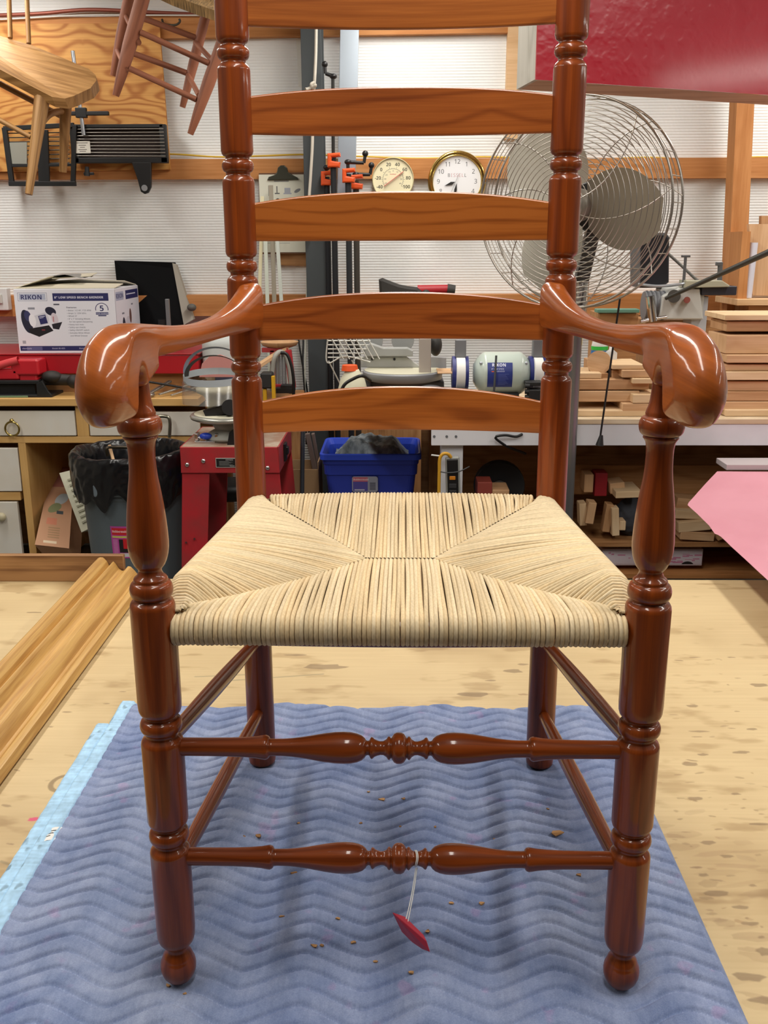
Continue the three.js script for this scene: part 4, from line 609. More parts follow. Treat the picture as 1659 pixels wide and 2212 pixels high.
// red shallow tool chest along the bench, with the grinder carton and the monitor on it
const CHY = at(130, 761, 4.22).y - 0.004;
{
  const t = thing('red_tool_chest', 'long low red metal tool chest standing at the back of the bench', 'tool chest', V(-1.5, BY, WZ + 0.3)), x1 = at(428, 780, 4.2).x;
  part(t, 'body', span(-2.5, x1, BY + 0.085, CHY - 0.006, WZ + 0.1, EYE.z - 4.2, 0.004), phys({ color: 0xb01522, roughness: 0.4, clearcoat: 0.4, clearcoatRoughness: 0.2 }));
  part(t, 'lid', span(-2.51, x1 + 0.006, CHY - 0.0055, CHY, WZ + 0.095, EYE.z - 4.195, 0.002), phys({ color: 0xa81420, roughness: 0.4, clearcoat: 0.4, clearcoatRoughness: 0.2 }));
  part(t, 'plinth', span(-2.45, x1 - 0.05, BY, BY + 0.0845, WZ + 0.14, EYE.z - 4.24, 0), shelfPine);
}
{
  const D = 4.215, a = at(34, 690, D), b = at(249, 690, D), w = b.x - a.x, y1 = at(135, 624, D).y, h = y1 - CHY, dep = 0.41, z = EYE.z - D, cx = (a.x + b.x) / 2;
  const t = thing('grinder_carton', 'white and navy printed bench grinder carton with loose top flaps', 'box', V(cx, CHY, z - dep / 2)), ry = 0.015;
  const R = (g) => turn(g, 0, ry, 0, V(cx, CHY, z - dep / 2));
  part(t, 'carton', R(span(cx - w / 2, cx + w / 2, CHY, y1, z - dep, z, 0.003)), paint(0xe4e4ec, 0.55));
  const NAVY = '#2b2d62';
  const front = canvasTex(1024, 700, (c) => {
    c.fillStyle = '#e9e9f2'; c.fillRect(0, 0, 1024, 700);
    c.fillStyle = '#9a9cb4'; c.fillRect(36, 34, 300, 92); c.fillStyle = '#f1f1f6'; c.fillRect(41, 39, 290, 82); c.fillStyle = '#b9bfd4'; c.fillRect(50, 46, 272, 68);
    c.fillStyle = NAVY; c.font = 'bold 76px sans-serif'; c.textBaseline = 'middle'; c.save(); c.translate(62, 82); c.scale(0.93, 0.9); c.fillText('RIKON', 0, 2); c.restore();
    c.fillStyle = NAVY; c.fillRect(394, 42, 570, 84); c.strokeStyle = '#e8e8f4'; c.fillStyle = '#e8e8f4'; c.font = 'bold 36px sans-serif'; c.save(); c.translate(410, 86); c.scale(0.93, 0.9); c.fillText('8" LOW SPEED BENCH GRINDER', 0, 2); c.restore();
    // picture of the grinder
    c.fillStyle = '#26273c'; c.beginPath(); c.ellipse(108, 350, 52, 130, -0.18, 0, 7); c.fill(); c.fillStyle = '#3b3e66'; c.beginPath(); c.ellipse(120, 290, 34, 60, -0.2, 0, 7); c.fill();
    c.fillStyle = '#23243a'; c.beginPath(); c.ellipse(360, 238, 58, 44, 0.5, 0, 7); c.fill(); c.fillStyle = '#d9cfd8'; c.beginPath(); c.ellipse(396, 320, 34, 66, -0.2, 0, 7); c.fill(); c.fillStyle = '#c48a90'; c.fillRect(376, 296, 12, 60); c.fillStyle = '#26232c'; c.beginPath(); c.moveTo(360, 380); c.lineTo(470, 356); c.lineTo(430, 440); c.lineTo(370, 430); c.fill();
    c.fillStyle = '#d4d5de'; c.beginPath(); c.moveTo(150, 300); c.lineTo(300, 250); c.quadraticCurveTo(352, 300, 330, 372); c.lineTo(190, 420); c.quadraticCurveTo(140, 380, 150, 300); c.fill(); c.fillStyle = '#f0f0f6'; c.beginPath(); c.ellipse(166, 340, 36, 70, -0.1, 0, 7); c.fill();
    c.fillStyle = NAVY; c.save(); c.translate(226, 290); c.rotate(-0.2); c.fillRect(0, 0, 78, 96); c.fillStyle = '#cfd2e6'; c.fillRect(8, 10, 62, 9); c.fillRect(8, 26, 44, 5); c.restore();
    c.fillStyle = '#1c1a20'; c.beginPath(); c.moveTo(120, 430); c.lineTo(330, 392); c.lineTo(372, 452); c.lineTo(220, 520); c.lineTo(130, 480); c.fill(); c.fillStyle = '#7a2f38'; c.fillRect(252, 436, 34, 16); c.fillStyle = '#8e909c'; c.fillRect(130, 196, 70, 22); c.fillStyle = '#5c5e6c'; c.fillRect(396, 156, 60, 16);
    c.fillStyle = '#4a4b5e'; c.font = 'bold 24px sans-serif'; c.fillText('Features:', 524, 198); c.font = '21px sans-serif'; ['Motor: 1/2 HP, 1725 RPM', 'Amps: 3, 120V 60Hz', 'Wheel: 8"', '8" x 1" Grinding Wheels', 'for low speed sharpening', 'Heavy tool rests', 'Safety eye shields', 'Safety ON/OFF switch', 'Includes White Wheel', 'and Wheel Dresser'].forEach((s, i) => c.fillText(([4, 9].includes(i) ? '   ' : '\u2022 ') + s, 526, 230 + i * 31));
    c.strokeStyle = NAVY; c.lineWidth = 7; c.beginPath(); c.arc(888, 216, 64, 2.9, 6.5); c.stroke(); c.fillStyle = NAVY; c.font = 'bold 84px sans-serif'; c.fillText('5', 864, 208); c.fillRect(824, 252, 128, 26); c.fillRect(846, 282, 84, 12); c.fillStyle = '#d8d9ea'; c.font = 'bold 18px sans-serif'; c.fillText('YEAR WARRANTY', 826, 266);
    c.fillStyle = '#a8a9b4'; c.fillRect(42, 562, 34, 34); c.fillStyle = NAVY; c.fillRect(12, 622, 1000, 54); c.fillStyle = '#5d608f'; c.fillRect(80, 630, 160, 40); c.fillStyle = '#d4d6ea'; c.font = '22px sans-serif'; c.fillText('rikontools', 30, 650); c.fillText('Model 80-805', 340, 650); c.fillText('Made to order', 620, 650);
  });
  part(t, 'front_print', R(decal(V(cx, (CHY + y1) / 2, z + 0.0012), w * 0.995, h * 0.985)), std({ map: front, roughness: 0.5 }), 'navy printed front panel');
  const sideT = canvasTex(512, 512, (c) => { c.fillStyle = '#dfdfe9'; c.fillRect(0, 0, 512, 512); c.fillStyle = '#a9aec6'; c.fillRect(14, 26, 160, 70); c.fillStyle = NAVY; c.font = 'bold 50px sans-serif'; c.fillText('RIKON', 16, 78); c.fillRect(220, 24, 280, 74); c.fillStyle = '#cfd1e4'; c.fillRect(240, 52, 200, 10); c.fillStyle = '#2a2b3e'; c.beginPath(); c.ellipse(150, 330, 34, 90, 0, 0, 7); c.fill(); c.fillStyle = '#c9c9d4'; c.beginPath(); c.ellipse(250, 330, 70, 90, 0, 0, 7); c.fill(); c.fillStyle = '#6a4a44'; c.beginPath(); c.ellipse(300, 240, 24, 60, 0, 0, 7); c.fill(); c.fillStyle = '#7a7c8c'; c.fillRect(120, 200, 50, 14); c.fillRect(330, 140, 40, 12); c.fillStyle = '#33303a'; c.fillRect(300, 360, 90, 50); });
  part(t, 'side_print', R(decal(V(cx + w / 2 + 0.0012, (CHY + y1) / 2, z - dep / 2), dep * 0.98, h * 0.985, Math.PI / 2)), std({ map: sideT, roughness: 0.5 }), 'navy printed side panel');
  const kraft = paint(0xd6cfba, 0.8), fl = (pts, off) => R(prism(pts.map(([x, y, q]) => V(cx - w / 2 + x * w, y1 + y, z - q * dep)), off));
  part(t, 'flap', fl([[0, 0.001, 0.02], [1, 0.001, 0.02], [0.98, 0.012, 0.46], [0.52, 0.016, 0.44], [0.03, 0.008, 0.46]], V(0, 0.003, 0)), kraft); part(t, 'flap', fl([[0.02, 0.001, 0.98], [0.99, 0.001, 0.98], [0.97, 0.024, 0.56], [0.5, 0.03, 0.54], [0.02, 0.02, 0.55]], V(0, 0.003, 0)), kraft);
  part(t, 'flap', fl([[0.001, 0.001, 0.05], [0.001, 0.001, 0.95], [0.3, 0.05, 0.9], [0.32, 0.046, 0.12]], V(0, 0.003, 0)), kraft); part(t, 'flap', fl([[0.3, 0.038, 0.3], [0.64, 0.046, 0.5], [0.6, 0.055, 0.9], [0.28, 0.048, 0.8]], V(0, 0.003, 0)), kraft);
  part(t, 'foam_sheet', R(sheet(12, 6, (u, v) => V(cx - w * 0.28 + u * 0.16, y1 + 0.036 + 0.018 * Math.sin(u * 3) + 0.006 * noise(u * 5, v * 5), z - dep * (0.3 + 0.5 * v)))), std({ color: 0x8e8c88, roughness: 0.8, side: THREE.DoubleSide }));
}
{
  const t = thing('flat_monitor', 'black flat monitor turned away, standing behind the printed carton', 'monitor', at(320, 760, 4.62));
  const P = [[247, 563, 4.7], [371, 567, 4.68], [376, 580, 4.68], [398, 705, 4.62], [262, 705, 4.655]].map(([x, y, d]) => at(x, y, d));
  part(t, 'panel', prism(P, V(0.012, 0, -0.025)), phys({ color: 0x0b0c0e, roughness: 0.7, specularIntensity: 0.25 }));
  part(t, 'back_shell', prism([[372, 568, 4.682], [380, 572, 4.69], [418, 690, 4.63], [397, 702, 4.605]].map(([x, y, d]) => at(x, y, d)), V(0.004, 0, -0.02)), paint(0x9a9488, 0.6)); part(t, 'stand', [cyl(V(at(350, 700, 4.6).x, CHY + 0.02, EYE.z - 4.6), at(350, 690, 4.6), 0.02), lathe([[0, 0], [0.1, 0], [0.1, 0.012], [0.03, 0.02], [0, 0.02]], 30, V(at(350, 700, 4.6).x, CHY, EYE.z - 4.56))], blackPlastic);
  part(t, 'cable_boss', ball(at(414, 664, 4.61), 0.022, 1, 0.8, 1), paint(0x5c5a54, 0.6));
}
solo('steel_bracket', 'small grey upright steel bracket behind the grinder carton', 'bracket', (() => { const a = at(356, 646, 4.42), b = at(364, 646, 4.42); return span(a.x, b.x, CHY, a.y, a.z - 0.02, a.z, 0.002, 'y'); })(), steelGrey);
// red belt sander upside down in a black tray
{
  const D = 4.1, t = thing('red_sander', 'red power sander resting on a black metal stand', 'sander', at(50, 862, D));
  part(t, 'body', [block(-20, 796, 40, 822, D, 0.1, 0.012), block(22, 776, 84, 812, D, 0.1, 0.012), block(40, 800, 80, 826, D + 0.01, 0.08, 0.01)], phys({ color: 0xc41f2c, roughness: 0.35, clearcoat: 0.5 }));
  part(t, 'handle', tube([at(-30, 800, D), at(10, 786, D), at(40, 778, D)], 0.016, 20), paint(0xd8474c, 0.5)); part(t, 'tray', [block(-40, 822, 84, 830, D - 0.01, 0.14), block(-40, 830, 76, 855, D + 0.02, 0.1), block(-40, 853, 112, 862, D - 0.02, 0.15)], blackPaint);
  part(t, 'foot', cutout([[78, 830], [90, 822], [104, 846], [112, 854], [80, 856]], D - 0.02, 0.012), blackPaint); part(t, 'label_strip', block(-30, 855, 60, 859, D - 0.026, 0.004, 0.001), paint(0x6f8a6a, 0.5));
}
solo('bench_clutter_grinder', 'dusty black tool body lying behind the sander', 'tool', [cyl(at(96, 818, 4.15), at(170, 822, 4.15), 0.028, 0.022, 16), ball(at(112, 814, 4.14), 0.034, 1.3, 0.8, 1), ball(at(160, 824, 4.13), 0.03)], paint(0x26221f, 0.6));
solo('box_wrench', 'dull steel wrench lying on the bench top', 'wrench', [bar(V(at(326, 872, 4.12).x, BY + 0.012, EYE.z - 4.1), V(at(378, 840, 4.3).x, BY + 0.05, EYE.z - 4.22), 0.02, 0.009), plain(new THREE.TorusGeometry(0.022, 0.007, 8, 20)).rotateX(Math.PI / 2).translate(at(326, 872, 4.12).x, BY + 0.01, EYE.z - 4.085)], paint(0x97938a, 0.35, 0.8));
solo('bar_clamp', 'thin steel bar clamp lying across the bench top', 'clamp', [bar(V(at(345, 860, 4.1).x, BY + 0.01, EYE.z - 4.09), V(at(430, 830, 4.1).x, BY + 0.055, EYE.z - 4.24), 0.014, 0.007), bar(V(at(372, 865, 4.1).x, BY + 0.008, EYE.z - 4.08), V(at(420, 845, 4.1).x, BY + 0.03, EYE.z - 4.2), 0.012, 0.006)], paint(0xa8a49a, 0.35, 0.7));
solo('appliance_cable', 'black power cable looping over the bench top', 'cable', tube([V(at(300, 830, 4.15).x, BY + 0.06, EYE.z - 4.17), V(at(350, 824, 4.1).x, BY + 0.045, EYE.z - 4.15), V(at(400, 826, 4.1).x, BY + 0.03, EYE.z - 4.13), V(at(440, 834, 4.1).x, BY + 0.01, EYE.z - 4.12)], 0.005, 30), blackPlastic);
// ---- trash can with black liner
{
  const c = at(284, 985, 3.72), r = 0.207, h = c.y, t = thing('trash_can', 'grey plastic trash can with a black bag folded over its rim', 'trash can', V(c.x, 0, c.z));
  const grey = paint(0x59646a, 0.55);
  part(t, 'can', lathe([[0, 0.012], [r * 0.78, 0.012], [r * 0.8, 0], [r * 0.82, 0.01], [r * 0.955, h - 0.14], [r * 0.965, h - 0.135], [r * 0.99, h - 0.13], [r * 1.0, h - 0.02], [r * 1.03, h - 0.015], [r * 1.03, h], [r * 0.97, h], [r * 0.95, h - 0.05], [r * 0.78, 0.03], [0, 0.03]], 56, V(c.x, 0, c.z)), grey);
  part(t, 'handle', [box(c.x - 0.02, h - 0.09, c.z + r * 0.985, 0.15, 0.05, 0.03, 0.008)], paint(0x66727a, 0.5));
  const bag = []; const prof = [[0.8, -0.3], [0.84, -0.16], [0.88, -0.04], [0.95, 0.016], [1.04, 0.034], [1.12, 0.018], [1.145, -0.03], [1.13, -0.085], [1.1, -0.13]];
  const curve = new THREE.CatmullRomCurve3(prof.map(([a, b]) => V(a, b, 0))), bg = sheet(200, 56, (u, v) => { const a = u * 2 * Math.PI, q = curve.getPoint(v), f = fbm(Math.cos(a) * 3 + 5, Math.sin(a) * 3 + v * 3, 3) - 0.5, k = fbm(a * 9 / 6.283 * 6, v * 4 + 9, 3) - 0.5, s = u === 1 || u === 0 ? 0 : 1; const low = v > 0.8 ? (noise(Math.cos(a) * 4 + 9, Math.sin(a) * 4) - 0.35) * 0.09 * (v - 0.8) * 5 : 0; return V(c.x + Math.cos(a) * r * (q.x + 0.045 * k * s + 0.02 * f + 0.03 * (noise(a * 14, v * 22) - 0.5) * s), h + q.y + 0.02 * f - low, c.z + Math.sin(a) * r * (q.x + 0.045 * k * s + 0.02 * f + 0.03 * (noise(a * 14, v * 22) - 0.5) * s)); });
  part(t, 'bin_bag', bg, std({ color: 0x121316, roughness: 0.26, side: THREE.DoubleSide }), 'crinkled black bin bag');
  const tex = canvasTex(192, 256, (x) => { x.fillStyle = '#b64a9a'; x.fillRect(0, 0, 192, 256); x.fillStyle = '#c8242e'; x.fillRect(14, 14, 178, 56); x.fillStyle = '#f0dada'; x.font = 'bold 26px serif'; x.fillText('Rubbermaid', 18, 50); x.fillStyle = '#c8c860'; x.fillRect(14, 78, 178, 14); x.fillStyle = '#1e1c20'; x.fillRect(84, 104, 108, 108); x.fillStyle = '#c8202a'; x.fillRect(130, 100, 50, 80); x.fillStyle = '#d098c0'; for (let k = 0; k < 12; k++) x.fillRect(18, 108 + k * 10, 50, 4); x.fillStyle = '#c9c9cc'; x.fillRect(84, 216, 108, 30); });
  const ang0 = -0.2, lab = sheet(10, 1, (u, v) => { const a = ang0 + u * 0.36 - 0.06, y = h - 0.235 - 0.13 * (1 - v), rad = mix(r * 0.82, r * 0.955, y / (h - 0.14)) + 0.0012; return V(c.x + Math.sin(a) * rad, y, c.z + Math.cos(a) * rad); });
  part(t, 'sticker', plain(lab), std({ map: tex, roughness: 0.4 }), 'red and pink maker sticker');
  solo('bent_wire_scrap', 'bent strip of metal scrap sticking out of the bin', 'scrap', tube([at(232, 985, 3.7), at(231, 968, 3.7), at(245, 966, 3.72), at(285, 967, 3.72)], 0.006, 24), paint(0x3c3428, 0.4, 0.6));
  solo('scrap_stick', 'short pale wood offcut poking out of the bin', 'offcut', bar(at(236, 962, 3.74), at(246, 1000, 3.7), 0.012, 0.012, 0.002), poplar[0]);
}

// ---------------------------------------------------------------- the red machine stand and what is on it
{
  const D = 3.52, zf = EYE.z - D, zb = zf - 0.42, top = at(440, 966, D).y, x0 = at(389, 990, D).x, x1 = at(603, 990, D).x;
  const t = thing('red_machine_stand', 'red sheet metal machine stand with splayed legs and rivets', 'stand', V((x0 + x1) / 2, 0, (zf + zb) / 2));
  const low = at(450, 1022, D).y;
  part(t, 'front_panel', extrude([[x0, low], [x1, low], [x1 - 0.006, top], [x0 + 0.004, top]], 0.006, 0.002).translate(0, 0, zf), redMachine);
  part(t, 'side_panel', [span(x0, x0 + 0.006, low, top, zb, zf - 0.006, 0.001)], redMachine); part(t, 'side_panel', [span(x1 - 0.006, x1, low, top, zb, zf - 0.006, 0.001)], redMachine); part(t, 'back_panel', span(x0, x1, low, top, zb - 0.006, zb, 0.001), redMachine);
  part(t, 'top_plate', span(x0 + 0.004, x1 - 0.006, top - 0.0035, top, zb, zf - 0.006, 0.001), std({ map: speckTex(0x9c7a66, 0xb0a494, { s: 5, f: 24, amount: 0.9 }), roughness: 0.7 }), 'dusty top plate');
  for (const [xa, xb, s] of [[x0, x0 + 0.106, -1], [x1 - 0.075, x1, 1]]) for (const z of [zf - 0.008, zb]) part(t, 'leg', extrude(s < 0 ? [[xa + 0.002, low - 0.0005], [xb, low - 0.0005], [xb - 0.05, 0.02], [xa - 0.04, 0.02]] : [[xa, low - 0.0005], [xb - 0.002, low - 0.0005], [xb + 0.04, 0.02], [xa + 0.03, 0.02]], 0.008, 0.002, 'y').translate(0, 0, z), redMachine);
  for (const x of [x0, x1]) part(t, 'foot', span(x + (x === x0 ? -0.045 : -0.05), x + (x === x0 ? 0.06 : 0.045), 0, 0.0195, zb - 0.02, zf + 0.01, 0.003), paint(0x2a2422, 0.8));
  for (const [x, y] of [[404, 1004], [439, 996], [578, 1011]]) part(t, 'rivet', ball(at(x, y, D - 0.002), 0.0085, 1, 1, 0.6, 14), chrome);
  for (const [x, y] of [[402, 1172], [420, 1164]]) part(t, 'bolt_hole', cyl(at(x, y, D - 0.0005), at(x, y, D + 0.006), 0.004, 0.004, 10), paint(0x3a0e10, 0.8));
  const tex = canvasTex(256, 112, (c) => { c.fillStyle = '#b9bbb6'; c.fillRect(0, 0, 256, 112); c.fillStyle = '#1d1e1f'; c.fillRect(5, 5, 246, 102); c.fillStyle = '#c9cac6'; c.font = 'bold 16px sans-serif'; c.fillText('CRAFTSMAN', 120, 26); c.fillStyle = '#8e908c'; for (let k = 0; k < 6; k++) c.fillRect(40, 36 + k * 10, 120 + (k * 47) % 70, 3); c.fillRect(170, 88, 60, 10); });
  const a = at(466, 999, D), b = at(512, 1000, D); part(t, 'nameplate', box((a.x + b.x) / 2, (a.y + b.y) / 2, zf + 0.001, b.x - a.x, 0.037, 0.003, 0.0008), std({ color: 0xb5b7b2, roughness: 0.35, metalness: 0.6 })); part(t, 'nameplate_print', decal(V((a.x + b.x) / 2, (a.y + b.y) / 2, zf + 0.0028), b.x - a.x - 0.002, 0.035), std({ map: tex, roughness: 0.4 }), 'black etched nameplate');
  part(t, 'switch', [box(x1 + 0.004, top - 0.05, zf - 0.16, 0.012, 0.07, 0.05, 0.003), box(x1 + 0.012, top - 0.045, zf - 0.16, 0.012, 0.03, 0.03, 0.003)], blackPlastic, 'black toggle switch box');
  // bench machine on the stand
  const m = thing('disc_table_machine', 'bench machine with round cream table, metal rim and black chute', 'machine', V(at(490, 950, 3.7).x, top, EYE.z - 3.7)), mc = at(492, 898, 3.68), base = V(mc.x, top, mc.z);
  part(m, 'pedestal', lathe([[0, 0], [0.09, 0], [0.09, 0.02], [0.055, 0.04], [0.05, mc.y - top - 0.05], [0.075, mc.y - top - 0.012], [0, mc.y - top - 0.012]], 32, base), paint(0xa9aaa2, 0.5));
  part(m, 'round_table', lathe([[0, -0.012], [0.128, -0.012], [0.142, -0.006], [0.145, 0.003], [0.14, 0.009], [0.13, 0.0105], [0, 0.0105]], 56, mc), [].concat(paint(0xb5b6ae, 0.28, 0.6))[0], 'cream table with bright metal rim');
  part(m, 'table_face', lathe([[0, 0.0106], [0.128, 0.0106], [0.128, 0.0118], [0, 0.0118]], 48, mc), paint(0xd3cfb8, 0.5));
  part(m, 'column', lathe([[0, 0.0118], [0.07, 0.0118], [0.072, 0.05], [0.085, 0.072], [0.11, 0.085], [0.112, 0.1], [0.09, 0.108], [0, 0.108]], 36, V(mc.x - 0.02, mc.y, mc.z - 0.07)), paint(0xcac9b8, 0.55));
  part(m, 'chute', [prism([[438, 887, 3.6], [478, 876, 3.6], [500, 868, 3.62], [502, 892, 3.62], [445, 902, 3.6]].map(([x, y, d]) => at(x, y, d)), V(0.01, 0, -0.06)), cyl(at(496, 880, 3.58), at(496, 880, 3.66), 0.03, 0.03, 20)], paint(0x121214, 0.4), 'black plastic chute');
  part(m, 'motor', [cyl(V(mc.x + 0.04, top + 0.055, zf - 0.3), V(mc.x + 0.04, top + 0.055, zf - 0.12), 0.05, 0.05, 24)], paint(0x7f8184, 0.5)); part(m, 'motor_cover', prism([[490, 966, 3.56], [495, 935, 3.56], [506, 930, 3.56], [512, 966, 3.56]].map(([x, y, d]) => at(x, y, d)), V(0, 0, -0.06)), blackPlastic);
  for (let k = 0; k < 3; k++) part(m, 'belt', tube([at(470 + k * 10, 945 - k * 8, 3.7), at(486 + k * 10, 950 - k * 6, 3.68), at(500 + k * 8, 964, 3.66)], 0.006, 14, 6), paint(0x5a4a40, 0.7));
  // clamp-on vise
  const v = thing('chrome_fixture', 'chrome bracket with a blue knob standing on the red stand', 'fixture', at(447, 955, 3.58)), vy = top;
  const vx0 = at(420, 950, 3.6).x, vx1 = at(471, 950, 3.6).x, vz = EYE.z - 3.62;
  part(v, 'base', span(vx0, vx1, vy, vy + 0.007, vz - 0.03, vz + 0.02, 0.002), chrome); part(v, 'jaw', span(vx0, vx0 + 0.014, vy + 0.007, vy + 0.036, vz - 0.02, vz + 0.018, 0.003), chrome); part(v, 'jaw', span(vx1 - 0.014, vx1, vy + 0.007, vy + 0.034, vz - 0.02, vz + 0.018, 0.003), chrome);
  part(v, 'screw', cyl(V(vx0 + 0.014, vy + 0.018, vz), V(vx1 - 0.014, vy + 0.018, vz), 0.005, 0.005, 12), chrome); part(v, 'knob', ball(V((vx0 + vx1) / 2 - 0.004, vy + 0.024, vz + 0.006), 0.022, 1.1, 0.6, 0.7), paint(0x2443b8, 0.35), 'blue plastic knob');
}
// face shield lying on the machine
{
  const c = at(462, 815, 3.72), t = thing('face_shield', 'grey headband face shield with tinted visor resting on the machine', 'face shield', V(c.x, c.y - 0.09, c.z)), rx = 0.118, rz = 0.1;
  const hoop = (y, h, a0, a1, tilt, m, n, k = 1) => part(t, n, sheet(40, 2, (u, v) => { const a = mix(a0, a1, u), x = Math.sin(a) * rx * k, z = Math.cos(a) * rz * k; return V(c.x + x, c.y + y + h * (v - 0.5) + tilt * z, c.z + z); }), m);
  const band = std({ color: 0xa9b0b6, roughness: 0.5, side: THREE.DoubleSide });
  hoop(0.0, 0.026, -3.14, 3.14, -0.12, band, 'headband');
  part(t, 'crown_strap', sheet(30, 2, (u, v) => { const a = mix(-1.57, 1.57, u), k = 1 - 0.1 * v; return V(c.x + Math.sin(a) * rx * k, c.y + Math.cos(a) * 0.085 * k, c.z - 0.01 - 0.03 * v); }), std({ color: 0x2a2a2c, roughness: 0.6, side: THREE.DoubleSide }));
  part(t, 'brow_guard', sheet(30, 2, (u, v) => { const a = mix(-1.6, 1.6, u), k = 1.1 - 0.1 * v; return V(c.x + Math.sin(a) * rx * k, c.y + 0.012 + Math.cos(a) * 0.092 * k, c.z - 0.05 - 0.02 * v); }), std({ color: 0x8d99ac, roughness: 0.5, side: THREE.DoubleSide }));
  part(t, 'visor', sheet(24, 10, (u, v) => { const a = mix(-1.35, 1.35, u); return V(c.x + Math.sin(a) * rx * 1.04, c.y - 0.01 - 0.085 * v, c.z + Math.cos(a) * rz * 0.9 + 0.03 * v); }), phys({ color: 0xd8d4cc, roughness: 0.15, transmission: 0.85, thickness: 0, side: THREE.DoubleSide }), 'clear plastic visor');
}
// pale hood behind the face shield
{
  const c = at(500, 790, 4.32), t = thing('dust_hood', 'off-white rounded machine hood on the side table behind the face shield', 'hood', V(c.x, at(600, 850, 4.25).y - 0.02, c.z));
  part(t, 'hood', solidOf((x, y, z) => Math.hypot(Math.max(Math.abs(x - c.x) - 0.06, 0), Math.max(Math.abs(y - c.y - 0.04) - 0.06, 0), Math.max(Math.abs(z - c.z) - 0.06, 0)) - 0.055, [c.x - 0.13, c.y - 0.09, c.z - 0.13], [c.x + 0.13, c.y + 0.17, c.z + 0.13], 0.013), paint(0xccd2d0, 0.45));
  part(t, 'blue_panel', box(c.x + 0.01, c.y - 0.02, c.z + 0.112, 0.13, 0.07, 0.012, 0.004), paint(0x6c7ca4, 0.5)); part(t, 'pedestal', span(c.x - 0.08, c.x + 0.08, at(600, 850, 4.25).y - 0.02, c.y - 0.06, c.z - 0.08, c.z + 0.08, 0.005), paint(0x8f9190, 0.6));
  part(t, 'pink_guard', cutout([[430, 815], [436, 786], [452, 770], [476, 766], [500, 776], [512, 815]], 4.16, 0.01, 0.002), paint(0xc98a84, 0.6), 'pink plastic guard');
}
// black padded stool under the stand
{
  const c = at(497, 1058, 4.09), t = thing('padded_stool', 'wooden stool with round black padded seat behind the red stand', 'stool', V(c.x, 0, c.z));
  part(t, 'cushion', lathe([[0, c.y - 0.03], [0.1, c.y - 0.03], [0.118, c.y - 0.015], [0.122, c.y + 0.01], [0.11, c.y + 0.032], [0.08, c.y + 0.04], [0, c.y + 0.042]], 40, V(c.x, 0, c.z)), paint(0x141517, 0.5));
  for (const [sx, sz] of [[-1, 1], [1, 1], [-1, -1], [1, -1]]) part(t, 'leg', cyl(V(c.x + sx * 0.075, c.y - 0.03, c.z + sz * 0.06), V(c.x + sx * 0.1, 0, c.z + sz * 0.08), 0.019, 0.017, 14), birch);
  part(t, 'rung', cyl(V(c.x - 0.084, c.y - 0.2, c.z + 0.067), V(c.x + 0.084, c.y - 0.2, c.z + 0.067), 0.011, 0.011, 12), birch);
}
// narrow wooden table of odds and ends between the post and the stand
const SY = at(600, 850, 4.25).y - 0.02;
{
  const t = thing('side_table', 'small wooden table behind the red stand', 'table', V(at(600, 900, 4.3).x, 0, EYE.z - 4.4)), x0 = at(447, 860, 4.2).x, x1 = at(645, 860, 4.2).x;
  part(t, 'table_top', span(x0, x1, SY - 0.03, SY, EYE.z - 4.5, EYE.z - 4.15, 0.003), shelfPine);
  for (const x of [x0 + 0.03, x1 - 0.03]) for (const z of [-4.46, -4.29]) part(t, 'leg', box(x, (SY - 0.03) / 2, EYE.z + z, 0.04, SY - 0.03, 0.04, 0.002, 'y'), shelfPine);
}
{
  const D = 4.25, t = thing('red_rack', 'red metal tool rack with steel rods beside the steel post', 'rack', V(at(600, 840, D).x, SY, EYE.z - D));
  part(t, 'frame', [bar(at(566, 756, D), at(622, 756, D), 0.02, 0.02), bar(at(622, 756, D), at(632, 838, D), 0.03, 0.03), bar(at(588, 756, D), at(590, 838, D), 0.02, 0.02), bar(at(584, 836, D), at(634, 838, D), 0.03, 0.03)], redMachine);
  for (const x of [597, 603, 609, 615]) part(t, 'rod', cyl(at(x, 762, D), at(x + 2, 836, D), 0.005, 0.005, 10), zinc);
}
solo('wood_strip', 'thin pale wooden strip propped across the red rack', 'board', bar(at(556, 792, 4.16), at(620, 750, 4.26), 0.03, 0.016), poplar[0]);
solo('wooden_dish', 'shallow tan wooden dish on top of the red rack', 'dish', lathe([[0, 0], [0.04, 0], [0.075, 0.012], [0.085, 0.028], [0.08, 0.03], [0.065, 0.018], [0, 0.01]], 36, at(604, 752, 4.3)), poplar[1]);
solo('grey_hose', 'grey hose arching beside the red rack', 'hose', tube([at(588, 845, 4.2), at(588, 800, 4.2), at(594, 770, 4.2), at(604, 760, 4.22), at(614, 764, 4.24), at(624, 790, 4.24), at(630, 850, 4.24)], 0.011, 50), paint(0x9e9c94, 0.5));
solo('black_hose', 'black hose arching over the red rack', 'hose', tube([at(606, 762, 4.18), at(618, 764, 4.18), at(628, 785, 4.18), at(634, 820, 4.18), at(634, 860, 4.19)], 0.007, 40), blackPlastic);
{ const t = thing('cordless_tool', 'black cordless tool body on yellow legs beside the red rack', 'tool', at(575, 862, 4.12)); part(t, 'body', block(562, 806, 588, 840, 4.1, 0.07, 0.008), paint(0x232323, 0.5)); part(t, 'grip', [bar(at(590, 812, 4.11), at(592, 866, 4.11), 0.014, 0.03)], paint(0xd2a11e, 0.45), 'yellow grip'); part(t, 'grip', [bar(at(572, 840, 4.12), at(573, 868, 4.12), 0.016, 0.02)], paint(0xd2a11e, 0.45)); }
solo('black_caddy', 'flat black plastic tool caddy on the side table', 'caddy', [block(594, 838, 634, 850, 4.19, 0.09, 0.003), block(606, 832, 630, 840, 4.19, 0.05, 0.003)], blackPlastic);
